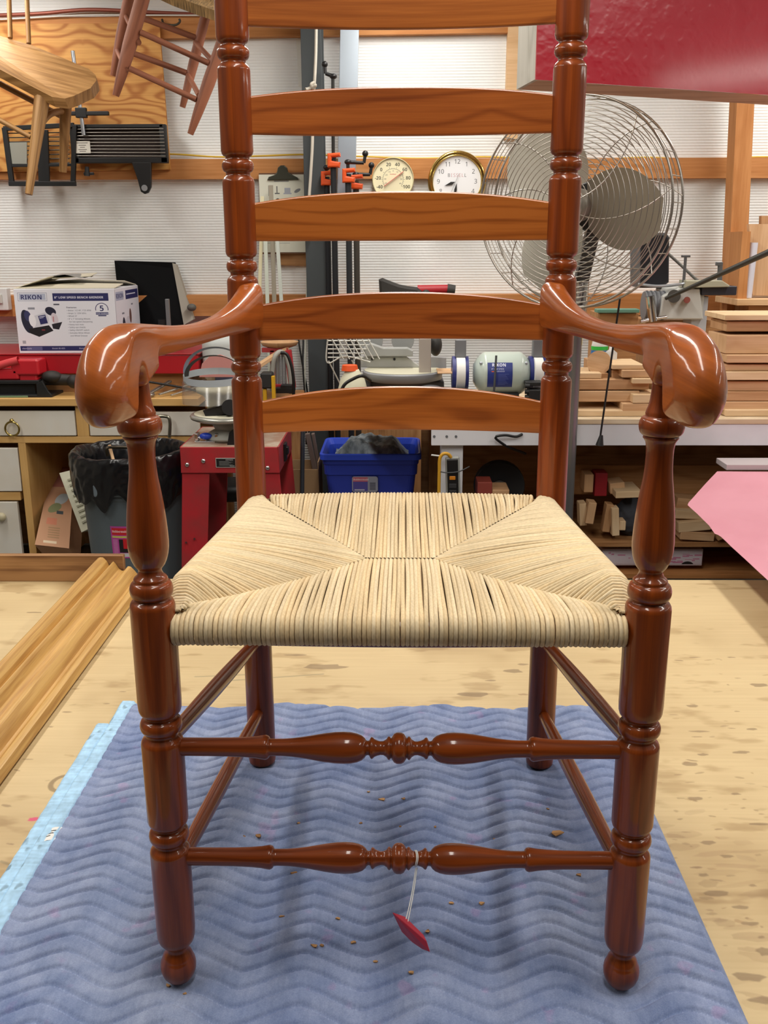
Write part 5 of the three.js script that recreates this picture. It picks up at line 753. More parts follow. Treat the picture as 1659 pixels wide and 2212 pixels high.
for (const [x0, x1, x2, n] of [[642, 652, 664, 'thin black cable dangling nearest the steel post'], [652, 654, 658, 'black cable hanging straight down beside the steel post']]) solo('dangling_cable', n, 'cable', tube([at(x0, 690, 4.62 - (x0 - 642) / 125), at(x0 + 3, 735, 4.6 - (x0 - 642) / 125), at(x1, 780, 4.58 - (x0 - 642) / 125), at(x2, 850, 4.56 - (x0 - 642) / 125), at(x2 + 4, 960, 4.56 - (x0 - 642) / 125)], 0.0042, 40, 6), blackPlastic);
// cardboard carton on a crate
{
  const a = at(612, 1014, 3.95), b = at(688, 1014, 3.95), z = EYE.z - 3.95, t = thing('open_carton', 'brown open cardboard carton on a crate beside the blue tote', 'box', V((a.x + b.x) / 2, 0.3, z - 0.15)), m = paint(0x9a7b58, 0.85), y1 = a.y, y0 = 0.36;
  part(t, 'front_wall', span(a.x, b.x, y0, y1, z - 0.004, z, 0.001), m); part(t, 'side_wall', span(a.x, a.x + 0.004, y0, y1, z - 0.19, z - 0.004, 0), m); part(t, 'side_wall', span(b.x - 0.004, b.x, y0, y1 + 0.03, z - 0.19, z - 0.004, 0), m); part(t, 'back_wall', span(a.x, b.x, y0, y1, z - 0.194, z - 0.19, 0), m); part(t, 'bottom', span(a.x, b.x, y0, y0 + 0.004, z - 0.19, z - 0.004, 0), m);
  solo('wooden_crate', 'plain wooden crate under the cardboard carton', 'crate', span(a.x, b.x, 0, 0.36, z - 0.2, z, 0.004), shelfPine);
}
solo('steel_tube_leg', 'slanting grey steel tube standing in front of the carton', 'tube', cyl(at(654, 930, 3.9), at(652, 1120, 3.86), 0.009, 0.009, 12), paint(0x4a4f58, 0.4, 0.6));
solo('brown_folded_legs', 'folded brown metal legs leaning behind the carton', 'frame', [bar(at(664, 936, 4.1), at(690, 1060, 4.12), 0.02, 0.02), bar(at(676, 936, 4.12), at(694, 1040, 4.14), 0.014, 0.02)], paint(0x7a6a64, 0.5, 0.3));
// ---- blue tote
{
  const D = 3.86, z = EYE.z - D, a = at(690, 985, D), b = at(910, 985, D), cx = (a.x + b.x) / 2, w = b.x - a.x, yr = at(800, 984, D).y, dep = 0.36, blue = phys({ color: 0x2b3fae, roughness: 0.45 });
  const t = thing('blue_tote', 'blue plastic storage tote with grey rags heaped inside', 'tote', V(cx, 0.3, z - dep / 2)), y0 = 0.33;
  const ring = (k0, y) => { const o = []; for (let k = 0; k < 4; k++) { const sx = [-1, 1, 1, -1][k], sz = [1, 1, -1, -1][k]; for (let q = 0; q <= 5; q++) { const an = [Math.PI, Math.PI / 2, 0, -Math.PI / 2][k] - q / 5 * Math.PI / 2; o.push(V(cx + sx * (w / 2 - 0.03 - k0) + Math.cos(an) * 0.03, y, z - dep / 2 + sz * (dep / 2 - 0.03 - k0) + Math.sin(an) * 0.03)); } } return o; };
  const shell = (levels) => { const p = [], ix = [], R0 = levels.map(([k, y]) => ring(k, y)), n = R0[0].length; R0.forEach((r) => r.forEach((q) => p.push(q.x, q.y, q.z))); for (let i = 0; i < levels.length - 1; i++) for (let j = 0; j < n; j++) { const A = i * n + j, B = i * n + (j + 1) % n, C = A + n, E = B + n; ix.push(A, B, E, A, E, C); } const g = new THREE.BufferGeometry(); g.setAttribute('position', new THREE.Float32BufferAttribute(p, 3)); g.setAttribute('uv', new THREE.Float32BufferAttribute(new Float32Array(p.length / 3 * 2), 2)); g.setIndex(ix); const q = g.toNonIndexed(); q.computeVertexNormals(); return q; };
  blue.side = THREE.DoubleSide;
  part(t, 'tub', shell([[0.05, y0], [0.046, y0 + 0.004], [0.022, yr - 0.09], [0.016, yr - 0.086], [0.014, yr - 0.045], [0.01, yr - 0.04], [0.008, yr - 0.02]]), blue); part(t, 'rim', shell([[0.008, yr - 0.02], [-0.001, yr - 0.02], [-0.001, yr + 0.002], [0.004, yr + 0.006], [0.01, yr + 0.004], [0.02, yr - 0.02], [0.05, y0 + 0.02]]), phys({ color: 0x3353d8, roughness: 0.4, side: THREE.DoubleSide }), 'brighter blue rim');
  const tex = canvasTex(256, 160, (c) => { c.fillStyle = '#9fa3b4'; c.beginPath(); c.roundRect(0, 0, 256, 160, 26); c.fill(); c.fillStyle = '#c96a7c'; c.fillRect(10, 8, 146, 46); c.fillStyle = '#f2e3e6'; c.font = 'bold 24px serif'; c.fillText('Rubbermaid', 14, 40); c.fillStyle = '#5a54a8'; c.fillRect(10, 54, 146, 96); c.fillStyle = '#cfd0da'; c.fillRect(24, 132, 100, 12); c.fillStyle = '#3a3c48'; for (let k = 0; k < 9; k++) c.fillRect(176, 62 + k * 9, 58, 5); });
  const s = at(788, 1048, D), q = at(816, 1048, D); part(t, 'sticker', decal(V(s.x, s.y, z - 0.028 + 0.012), (q.x - s.x) * 2, 0.068, 0, 0.08), std({ map: tex, roughness: 0.45 }), 'pink and violet maker sticker');
  part(t, 'rags', sheet(40, 26, (u, v) => { const x = mix(cx - w / 2 + 0.05, cx + w / 2 - 0.05, u), zz = mix(z - 0.05, z - dep + 0.05, v), e = Math.min(u, 1 - u, v, 1 - v) * 2; return V(x, yr - 0.05 + 0.075 * smooth(0, 0.45, e) * (0.6 + 0.7 * fbm(u * 4 + 3, v * 4, 3)) + 0.02 * fbm(u * 16, v * 16, 3), zz); }), std({ map: speckTex(0xa9b4ba, 0x56626a, { s: 12, f: 18, amount: 0.9 }), roughness: 0.9, side: THREE.DoubleSide }), 'grey crumpled rags');
  solo('tote_shelf', 'low wooden shelf box carrying the blue tote', 'shelf', span(cx - w / 2 - 0.01, cx + w / 2 + 0.01, 0, 0.33, z - dep - 0.02, z + 0.01, 0.004), shelfPine);
}

// ---------------------------------------------------------------- the white saw bench
const WD = 3.45, WY = at(1400, 905, WD).y, WZf = EYE.z - WD, WX0 = at(932, 940, WD).x, WX1 = 2.7, WZb = EYE.z - 4.2;
{
  const t = thing('white_bench', 'long white edged bench loaded with saw, grinder and lumber', 'bench', V((WX0 + WX1) / 2, 0, (WZf + WZb) / 2));
  const scuffed = std({ map: speckTex(0xdcdde2, 0xc4c6cc, { s: 14, f: 6, amount: 0.6, size: [1, 1] }), roughness: 0.5 });
  part(t, 'bench_top', span(WX0, WX1, WY - 0.02, WY, WZb, WZf, 0.003), std({ map: woodTex(0xdccdb2, 0xc2a988, { s: 61 }), roughness: 0.6 }));
  part(t, 'apron', span(WX0, WX1, at(1400, 963, WD).y, WY - 0.0205, WZf - 0.03, WZf - 0.004, 0.002), scuffed, 'white front apron');
  for (const px of [[953, 1001]]) { const x0 = at(px[0], 1010, WD).x, x1 = at(px[1], 1010, WD).x; part(t, 'leg', span(x0, x1, 0, at(1400, 963, WD).y - 0.0005, WZf - 0.12, WZf - 0.032, 0.003, 'y'), scuffed); }
  part(t, 'leg', span(WX1 - 0.1, WX1, 0, WY - 0.0205, WZf - 0.12, WZf - 0.032, 0.003, 'y'), scuffed);
  for (const x of [WX0 + 0.02, WX1 - 0.1]) part(t, 'leg', span(x, x + 0.08, 0, WY - 0.0205, WZb + 0.03, WZb + 0.11, 0.003, 'y'), scuffed);
  part(t, 'extension_board', span(at(704, 900, 3.6).x, WX0 - 0.001, WY - 0.02, WY, EYE.z - 4.1, EYE.z - 3.5, 0.003), shelfPine, 'brown board carrying the mitre saw'); part(t, 'extension_leg', box(at(938, 1000, 4.05).x, (WY - 0.02) / 2, EYE.z - 4.05, 0.05, WY - 0.0205, 0.05, 0.002, 'y'), shelfPine);
  part(t, 'back_panel', span(WX0 - 0.02, WX1, 0.02, WY - 0.021, WZb + 0.002, WZb + 0.014, 0), shelfPine, 'brown back panel');
  for (const x of [938, 965, 985]) part(t, 'screw_hole', cyl(at(x, 943, WD + 0.003), at(x, 943, WD + 0.008), 0.005, 0.005, 10), paint(0x54565a, 0.6));
}
const shelfY = [at(1350, 1168, 3.62).y, at(1350, 1236, 3.62).y];
shelfY.forEach((y, k) => solo('storage_shelf', ['upper shelf board under the white bench holding offcuts', 'lower wooden shelf board under the white bench'][k], 'shelf', span(at(1030, 1100, 3.6).x, 2.5, y - 0.02, y, WZb + 0.02, EYE.z - 3.6, 0.002), k ? pine : shelfPine));
solo('shelf_rail', 'brown rail beneath the white bench apron', 'board', span(at(1180, 1000, 3.62).x, 2.5, at(1400, 1068, 3.75).y, at(1400, 1005, 3.75).y, EYE.z - 3.77, EYE.z - 3.75, 0.002), shelfPine);
solo('plywood_board', 'brown board standing against the wall behind the blue tote', 'board', span(at(702, 1000, 4.6).x, at(948, 1000, 4.6).x, 0, WY - 0.06, EYE.z - 4.62, EYE.z - 4.6, 0.002, 'y'), shelfPine);
// power strip on the bench leg
{
  const D = WD - 0.005, t = thing('power_strip', 'black power strip with grey shell fixed to the white bench leg', 'power strip', at(975, 1085, D));
  part(t, 'shell', bar(at(977, 986, D), at(980, 1110, D), 0.052, 0.02, 0.006), paint(0x9b9d98, 0.5)); part(t, 'socket_plate', bar(at(977, 992, D - 0.012), at(980, 1108, D - 0.012), 0.04, 0.014, 0.003), blackPlastic); part(t, 'rocker', block(971, 1029, 984, 1037, D - 0.021, 0.008, 0.002), paint(0xd0801c, 0.4), 'orange rocker switch');
  for (let k = 0; k < 3; k++) part(t, 'outlet', block(970, 1045 + k * 14, 986, 1055 + k * 14, D - 0.0205, 0.006, 0.002), paint(0x2c2c2e, 0.6));
  const zt = thing('cable_tie', 'thin wire tie holding the power strip to the leg', 'tie', at(975, 1020, D)); part(zt, 'wire', tube([at(946, 1018, D - 0.01), at(965, 1021, D - 0.03), at(990, 1019, D - 0.03), at(1014, 1008, D - 0.01)], 0.0022, 24, 6), paint(0x3a3c3e, 0.5));
  solo('extension_cable', 'yellow extension cable looping out of the power strip', 'cable', tube([at(974, 988, D - 0.006), at(968, 981, D - 0.012), at(958, 980, D - 0.016), at(951, 988, D - 0.016), at(949, 1020, D - 0.014), at(948, 1080, D - 0.012), at(947, 1180, D - 0.01)], 0.0065, 50), paint(0xcf9b2c, 0.45));
  solo('white_peg', 'short white dowel pointing out beside the bench leg', 'peg', cyl(at(932, 983, D - 0.02), at(950, 985, D - 0.01), 0.003, 0.003, 8), whitePaint);
}
// under the bench: grinding wheel, blocks, offcuts, cartons
{
  const c = at(1078, 1048, 3.7), t = thing('dark_pulley', 'large dark iron wheel with domed hub under the white bench', 'wheel', V(c.x, c.y - 0.1, c.z));
  part(t, 'wheel', turn(lathe([[0, -0.02], [0.085, -0.02], [0.095, -0.025], [0.1, -0.015], [0.1, 0.015], [0.095, 0.025], [0.085, 0.012], [0, 0.008]], 44), Math.PI / 2, 0, 0).translate(c.x, c.y, c.z), paint(0x1d1d1f, 0.6)); part(t, 'hub', turn(lathe([[0, 0.008], [0.036, 0.008], [0.034, 0.02], [0.02, 0.032], [0, 0.035]], 30), Math.PI / 2, 0, 0).translate(c.x, c.y - 0.012, c.z), paint(0x55524e, 0.55));
  part(t, 'bracket', span(c.x - 0.05, c.x + 0.05, shelfY[0], c.y - 0.06, c.z - 0.06, c.z - 0.03, 0.003), blackPaint);
}
solo('red_block', 'red faced wood block standing next to the dark wheel', 'block', block(1031, 1042, 1063, 1090, 3.5, 0.1, 0.003), paint(0x8a3a2e, 0.6));
solo('pine_block', 'square tan wood block standing next to the red block', 'block', block(1063, 1058, 1100, 1092, 3.5, 0.12, 0.003), poplar[1]);
solo('block_stand', 'low board stack carrying the red block and tan block', 'stack', [span(at(1025, 1090, 3.5).x, at(1110, 1090, 3.5).x, 0.02, at(1060, 1092, 3.5).y, EYE.z - 3.63, EYE.z - 3.49, 0.003)], shelfPine);
solo('looped_cable', 'black cable looped over the bench apron', 'cable', tube([at(1135, 980, 3.56), at(1088, 960, 3.45), at(1070, 944, 3.43), at(1090, 940, 3.43), at(1116, 943, 3.44), at(1128, 938, 3.45)], 0.005, 40), blackPlastic);
const scrap = (px0, py0, px1, py1, d, dep, m, label, tilt = 0) => { const g = block(px0, py0, px1, py1, d, dep, 0.003, px1 - px0 > py1 - py0 ? 'x' : 'y'); if (tilt) { g.computeBoundingBox(); const c = V(); g.boundingBox.getCenter(c); turn(g, 0, 0, tilt, c); } solo('wood_offcut', label, 'offcut', g, m, 'offcuts stored under the white bench'); };
scrap(1262, 1025, 1282, 1064, 3.66, 0.1, poplar[1], 'upright tan offcut behind the fan pole, beside the red box');
scrap(1318, 1043, 1350, 1066, 3.66, 0.12, poplar[0], 'small tan block lying on the back ledge beside the red box', 0.12);
scrap(1330, 1061, 1386, 1076, 3.6, 0.16, poplar[2], 'pale flat offcut just behind the turned arm post', 0.04);
scrap(1252, 1088, 1268, 1136, 3.62, 0.06, poplar[2], 'pale thin upright offcut next to the fan pole', 0.08);
scrap(1268, 1086, 1286, 1132, 3.6, 0.06, poplar[0], 'tan upright offcut leaning on the pale thin one', -0.12);
scrap(1306, 1090, 1322, 1150, 3.62, 0.05, poplar[1], 'dark tan slat standing among loose offcuts', -0.1);
scrap(1322, 1098, 1338, 1158, 3.6, 0.05, poplar[2], 'pale slat standing in front of the dark tan slat', 0.08);
scrap(1338, 1126, 1352, 1146, 3.6, 0.06, poplar[2], 'tiny pale block beside the standing slats');
scrap(1462, 1078, 1520, 1100, 3.66, 0.14, poplar[1], 'tan offcut half hidden by the pink paper', -0.1);
scrap(1460, 1104, 1540, 1122, 3.62, 0.16, poplar[2], 'pale offcut lying level on the shelf pile', -0.04);
scrap(1466, 1126, 1536, 1148, 3.6, 0.16, poplar[2], 'wide pale offcut in the middle of the shelf pile', 0.1);
scrap(1470, 1150, 1544, 1168, 3.6, 0.18, poplar[0], 'tan board at the bottom of the shelf pile', -0.06);
scrap(1545, 1128, 1580, 1164, 3.58, 0.1, poplar[1], 'triangular looking tan offcut by the pink paper', 0.4);
scrap(1285, 1022, 1312, 1072, 3.68, 0.1, paint(0x9a1a26, 0.5), 'small red box among the tan offcuts');
solo('grey_rag', 'dark grey rag stuffed between the offcuts', 'rag', solidOf((() => { const c = at(1360, 1115, 3.7); return (x, y, z) => Math.hypot((x - c.x) / 1.1, (y - c.y) / 1.5, z - c.z) - 0.045 - 0.012 * fbm(x * 30 + 5, y * 30 + z * 20, 2); })(), (() => { const c = at(1360, 1115, 3.7); return [c.x - 0.09, c.y - 0.11, c.z - 0.08]; })(), (() => { const c = at(1360, 1115, 3.7); return [c.x + 0.09, c.y + 0.11, c.z + 0.08]; })(), 0.009), paint(0x3c3f46, 0.9));
{
  const D = 3.64, t = thing('printed_carton', 'white and pink printed carton lying on the lower shelf', 'box', at(1410, 1228, D)); part(t, 'carton', block(1300, 1186, 1518, 1222, D, 0.2, 0.003), paint(0xc9bfc8, 0.6));
  const tex = canvasTex(512, 96, (c) => { c.fillStyle = '#d4ccd6'; c.fillRect(0, 0, 512, 96); c.fillStyle = '#c884a4'; for (let k = 0; k < 26; k++) c.fillRect(rr(0, 480), rr(10, 80), rr(10, 40), rr(4, 12)); c.fillStyle = '#1c1a20'; c.beginPath(); c.arc(440, 110, 34, 0, 7); c.fill(); });
  const a = at(1302, 1204, D), b = at(1516, 1204, D); part(t, 'print', decal(V((a.x + b.x) / 2, (a.y + b.y) / 2, EYE.z - D + 0.0015), b.x - a.x, 0.055), std({ map: tex, roughness: 0.6 }), 'pink printed front');
}
// ---- mitre saw
{
  const D = 3.62, t = thing('mitre_saw', 'grey mitre saw with round turntable on the bench', 'saw', V(at(870, 830, D).x, WY, EYE.z - D - 0.1));
  const c = V(at(870, 812, D).x, at(870, 812, D).y, EYE.z - D - 0.1);
  part(t, 'turntable', lathe([[0, -0.03], [0.12, -0.03], [0.15, -0.022], [0.155, 0.004], [0.15, 0.01], [0, 0.01]], 56, c), paint(0x8e9094, 0.5, 0.2)); part(t, 'table_face', lathe([[0, 0.0102], [0.148, 0.0102], [0.148, 0.0118], [0, 0.0118]], 48, c), paint(0xc8c5ae, 0.5));
  part(t, 'base', [span(c.x - 0.2, c.x + 0.16, WY, c.y - 0.031, c.z - 0.14, c.z + 0.02, 0.006), span(at(782, 830, D).x, at(800, 830, D).x, WY, c.y - 0.005, c.z - 0.08, c.z + 0.05, 0.004)], paint(0x4e5158, 0.55));
  part(t, 'kerf_insert', box(c.x + 0.16, c.y + 0.012, c.z + 0.05, 0.06, 0.004, 0.14, 0.001), poplar[0]); part(t, 'fence', cutout([[778, 771], [878, 771], [906, 790], [906, 794], [780, 794]], D + 0.16, 0.02, 0.003), paint(0xb0b1ad, 0.5)); part(t, 'fence', cutout([[930, 770], [964, 772], [964, 800], [930, 800]], D + 0.16, 0.02, 0.003), paint(0x96979a, 0.5));
  part(t, 'upper_arm', [cutout([[800, 742], [828, 752], [880, 752], [892, 758], [892, 770], [790, 770], [786, 752]], D + 0.13, 0.05, 0.004)], paint(0x9a9c9a, 0.5)); part(t, 'motor_head', [cyl(at(800, 736, D + 0.2), at(800, 736, D + 0.34), 0.05, 0.05, 28), cyl(at(870, 735, D + 0.22), at(870, 735, D + 0.34), 0.045, 0.045, 28)], paint(0x8b8d8b, 0.5)); part(t, 'blade_guard', bar(at(918, 730, D + 0.02), at(918, 822, D + 0.02), 0.045, 0.03, 0.004), paint(0xa89f96, 0.5), 'dusty upright guard');
  for (const x of [804, 852]) part(t, 'bolt', cyl(at(x, 776, D + 0.155), at(x, 776, D + 0.165), 0.005, 0.005, 10), blackPaint);
  part(t, 'handle', [ball(at(941, 745, D + 0.06), 0.035, 0.7, 1.2, 1)], paint(0x2e2c2a, 0.6)); part(t, 'front_lever', [ball(at(930, 842, D - 0.1), 0.03, 1.6, 0.6, 1), span(at(905, 838, D).x, at(962, 838, D).x, WY, WY + 0.03, c.z + 0.04, c.z + 0.1, 0.01)], paint(0x3c3d42, 0.55));
}
// wire basket
{
  const D = 3.7, t = thing('wire_basket', 'pale wire grid basket tilted beside the mitre saw', 'basket', at(760, 776, D)), w = paint(0xc9c9c2, 0.4, 0.3);
  for (let k = 0; k < 5; k++) part(t, 'wire', cyl(at(708, 736 + k * 9, D), at(800 - k * 4, 736 + k * 9, D + 0.02), 0.0028, 0.0028, 6), w);
  for (let k = 0; k < 7; k++) part(t, 'wire', cyl(at(716 + k * 13, 730, D), at(742 + k * 13, 776, D - 0.01), 0.0024, 0.0024, 6), w);
  part(t, 'frame_wire', tube([at(708, 726, D), at(708, 784, D), at(742, 770, D), at(800, 782, D)], 0.0032, 30, 6), w);
  for (const [x, y] of [[710, 780], [760, 778]]) part(t, 'support', cyl(at(x, y, D), V(at(x, y, D).x + 0.08, WY, EYE.z - D - 0.06), 0.003, 0.003, 6), w);
}
{
  const D = 3.6, c = V(at(762, 850, D).x, WY, EYE.z - D), t = thing('glue_jug', 'cream plastic jug with orange cap in front of the saw', 'jug', V(c.x, WY - 0.02, c.z)), y1 = at(762, 800, D).y;
  part(t, 'jug', lathe([[0, 0], [0.055, 0], [0.06, 0.01], [0.06, (y1 - c.y) * 0.45], [0.045, (y1 - c.y) * 0.8], [0.026, (y1 - c.y)], [0.024, (y1 - c.y) + 0.004], [0, (y1 - c.y) + 0.004]], 30, c), paint(0xcfcdb4, 0.5)); part(t, 'cap', cyl(V(c.x - 0.01, y1, c.z), V(c.x - 0.01, y1 + 0.02, c.z), 0.032, 0.028, 24), paint(0xe2551c, 0.4), 'orange cap');
}
solo('saw_cable', 'black cable curling in front of the cream jug', 'cable', tube([at(735, 848, 3.44), at(745, 830, 3.44), at(760, 820, 3.44), at(780, 812, 3.44), at(800, 822, 3.5)], 0.006, 30), blackPlastic);
// ---- bench grinder
{
  const D = 3.6, c = at(1084, 806, D), k = at(1085, 806, D).x - c.x, t = thing('bench_grinder', 'pale green bench grinder with white wheels and blue label', 'grinder', V(c.x, WY, c.z));
  const R = 46 * k, prof = [[0, -62], [20, -62], [30, -56], [38, -50], [44, -42], [46, -36], [46, 36], [44, 42], [38, 50], [30, 56], [20, 62], [0, 62]].map(([r, h]) => [r * k, h * k]);
  part(t, 'motor', lathe(prof, 48).rotateZ(Math.PI / 2).translate(c.x, c.y, c.z), phys({ color: 0xb9c6bd, roughness: 0.35, clearcoat: 0.5 })); part(t, 'base', [span(c.x - 0.08, c.x + 0.1, WY, WY + 0.03, c.z - 0.08, c.z + 0.09, 0.006), span(c.x - 0.05, c.x + 0.06, WY + 0.03, c.y - R * 0.85, c.z - 0.05, c.z + 0.06, 0.004)], paint(0x222428, 0.5));
  for (const [px, s] of [[994, -1], [1160, 1]]) {
    const q = at(px, 796, D); part(t, 'guard', [cyl(V(q.x - 0.03, c.y, c.z - 0.01), V(q.x + 0.03, c.y, c.z - 0.01), 0.062, 0.062, 36)], paint(0x2a3278, 0.4), 'navy wheel guard');
    part(t, 'grinding_wheel', [cyl(V(q.x - 0.016, c.y + 0.004, c.z + 0.022), V(q.x + 0.016, c.y + 0.004, c.z + 0.022), 0.056, 0.056, 40)], paint(0xe8e8e4, 0.7), 'white grinding wheel'); part(t, 'tool_rest', [box(q.x, c.y - 0.075, c.z + 0.06, 0.07, 0.04, 0.06, 0.004)], paint(0x5b6372, 0.5)); part(t, 'eye_shield_arm', [span(q.x - 0.02, q.x + 0.02, c.y + 0.06, c.y + 0.125, c.z - 0.02, c.z + 0.02, 0.004)], paint(0x77797c, 0.5));
  }
  const tex = canvasTex(256, 256, (x) => { x.fillStyle = '#26357e'; x.fillRect(0, 0, 256, 256); x.fillStyle = '#e6e9f4'; x.font = 'bold 46px sans-serif'; x.fillText('RIKON', 44, 42); x.font = '20px sans-serif'; x.fillText('8" LOW SPEED', 40, 74); x.fillStyle = '#c8502e'; x.fillRect(40, 88, 40, 10); x.fillStyle = '#c9cde0'; x.fillText('GRINDER', 92, 98); x.fillStyle = '#5a68a8'; for (let q = 0; q < 10; q++) x.fillRect(110, 116 + q * 12, 110 - (q * 31) % 40, 4); });
  part(t, 'label', plain(sheet(2, 16, (u, v) => { const a = mix(-0.55, 0.62, v); return V(c.x + mix(-35, 18, u) * k, c.y + Math.sin(a) * (R + 0.001), c.z + Math.cos(a) * (R + 0.001)); })), std({ map: tex, roughness: 0.4 }), 'blue printed label');
  for (const dx of [-48, 48]) part(t, 'screw', ball(V(c.x + dx * k, c.y + R * 0.55, c.z + R * 0.7), 0.006), zinc);
  part(t, 'gooseneck', tube([at(1072, 768, D - 0.11), at(1070, 800, D - 0.12), at(1066, 850, D - 0.13), at(1062, 862, D - 0.12)], 0.004, 30, 8), paint(0x4c4e50, 0.5, 0.5));
}
{ const t = thing('black_clamp_tool', 'black cast clamp with ribbed knobs behind the chair post', 'clamp', at(1155, 862, 3.46)); part(t, 'body', block(1142, 842, 1172, 875, 3.46, 0.06, 0.004), blackPaint); for (let k = 0; k < 3; k++) part(t, 'knob', cyl(at(1134, 834 + k * 12, 3.47), at(1144, 834 + k * 12, 3.47), 0.009, 0.009, 12), blackPaint); part(t, 'plate', block(1136, 826, 1172, 834, 3.47, 0.07, 0.002), blackPaint); }

// ---- pedestal fan
{
  const D = 3.2, c = at(1247, 443, D), R = 0.318, yaw = -0.56, t = thing('pedestal_fan', 'large pedestal fan with chrome wire guard and grey paddle blades', 'fan', V(c.x, 0, c.z - 0.05));
  const wire = paint(0xb3aea6, 0.28, 0.9), F = (g) => g.rotateY(yaw).translate(c.x, c.y, c.z), wires = (z0, dome, s) => {
    for (let k = 1; k <= 17; k++) { const r = R * (0.16 + 0.84 * k / 17), z = z0 + dome * (1 - Math.pow(r / R, 2.4)); part(t, 'guard_ring', F(plain(new THREE.TorusGeometry(r, k === 17 ? 0.004 : 0.0015, 5, 64)).translate(0, 0, z)), wire); }
    for (let k = 0; k < 8; k++) { const a = k / 8 * 6.283 + s, pts = []; for (let q = 0; q <= 6; q++) { const r = R * (0.14 + 0.86 * q / 6); pts.push(V(Math.cos(a + 0.12 * q * (s ? 1 : -1)) * r, Math.sin(a + 0.12 * q * (s ? 1 : -1)) * r, z0 + dome * (1 - Math.pow(r / R, 2.4)) - 0.003 * Math.sign(dome))); } part(t, 'guard_spoke', F(tube(pts, 0.002, 16, 5)), wire); }
  };
  wires(0.05, 0.075, 0.2); wires(-0.05, -0.06, 0);
  for (let k = 0; k < 26; k++) { const a = k / 26 * 6.283; part(t, 'rim_tie', F(cyl(V(Math.cos(a) * R, Math.sin(a) * R, -0.05), V(Math.cos(a) * R, Math.sin(a) * R, 0.05), 0.0016, 0.0016, 5)), wire); }
  part(t, 'guard_badge', F(turn(lathe([[0, 0], [0.05, 0], [0.048, 0.008], [0, 0.012]], 30), Math.PI / 2, 0, 0).translate(0, 0, 0.122)), paint(0xb5b3ac, 0.4, 0.5));
  const blade = std({ color: 0xa09c90, roughness: 0.42, metalness: 0.35, side: THREE.DoubleSide });
  for (const a0 of [-0.12, 2.35, 4.2]) part(t, 'blade', F(sheet(16, 16, (u, v) => { const r = 0.04 + u * 0.238, wid = 0.13 * Math.pow(Math.sin(Math.PI * clamp(0.14 + 0.8 * u)), 0.6), s = (v - 0.5) * 2 * wid, twist = 0.5 - 0.25 * u; return V(r, s * Math.cos(twist), s * Math.sin(twist) + 0.01).applyAxisAngle(V(0, 0, 1), a0); })), blade);
  part(t, 'hub', F(turn(lathe([[0, -0.02], [0.05, -0.02], [0.052, 0.025], [0.04, 0.04], [0, 0.045]], 30), Math.PI / 2, 0, 0)), paint(0x8e8a80, 0.4, 0.4)); part(t, 'motor', F(turn(lathe([[0, 0], [0.07, 0], [0.08, 0.02], [0.08, 0.11], [0.06, 0.14], [0, 0.15]], 32), -Math.PI / 2, 0, 0).translate(0, 0, -0.1)), paint(0x2a2826, 0.5));
  const px = at(1256, 800, D).x, pz = EYE.z - D - 0.13; part(t, 'yoke', [bar(V(px, at(1256, 640, D).y, pz), F(plain(new THREE.BoxGeometry(0.001, 0.001, 0.001)).translate(0, -0.02, -0.16)).attributes.position.count ? V(c.x - Math.sin(-yaw) * -0.16, c.y - 0.05, c.z - 0.14) : c, 0.045, 0.05, 0.006)], paint(0x3a3733, 0.5)); part(t, 'collar', [cyl(V(px, at(1256, 700, D).y, pz), V(px, at(1256, 610, D).y, pz), 0.03, 0.036, 24)], chrome);
  part(t, 'pole', cyl(V(px, 0.05, pz), V(px, at(1256, 690, D).y, pz), 0.0205, 0.0205, 24), paint(0x8a8c90, 0.34, 0.85)); part(t, 'base', lathe([[0, 0], [0.26, 0], [0.26, 0.012], [0.2, 0.03], [0.05, 0.05], [0.03, 0.09], [0, 0.09]], 44, V(px, 0, pz)), paint(0x35353a, 0.6));
  part(t, 'label', decal(at(1248, 705, D - 0.01), 0.022, 0.05), paint(0xd6cd9a, 0.6), 'yellowed paper label');
}
solo('plumb_line', 'black line with a bell shaped bob hanging beside the fan pole', 'line', (() => { const a = at(1340, 640, 3.3), b = at(1296, 948, 3.3); return [cyl(a, b, 0.0035, 0.0035, 8), cyl(at(1295, 962, 3.3), at(1299, 940, 3.3), 0.014, 0.006, 14)]; })(), blackPlastic);

// ---------------------------------------------------------------- lumber and machines beyond the fan
const board = (px0, py0, px1, py1, d, dep, m, label, tilt = 0) => { const g = block(px0, py0, px1, py1, d, dep, 0.003, 'x'); if (tilt) { g.computeBoundingBox(); const c = V(); g.boundingBox.getCenter(c); turn(g, 0, tilt, 0, c); } g.computeBoundingBox(); if (g.boundingBox.min.y < WY) g.translate(0, WY + 0.0005 - g.boundingBox.min.y, 0); solo('lumber_board', label, 'board', g, poplar[m], 'planed boards stacked on the white bench'); };
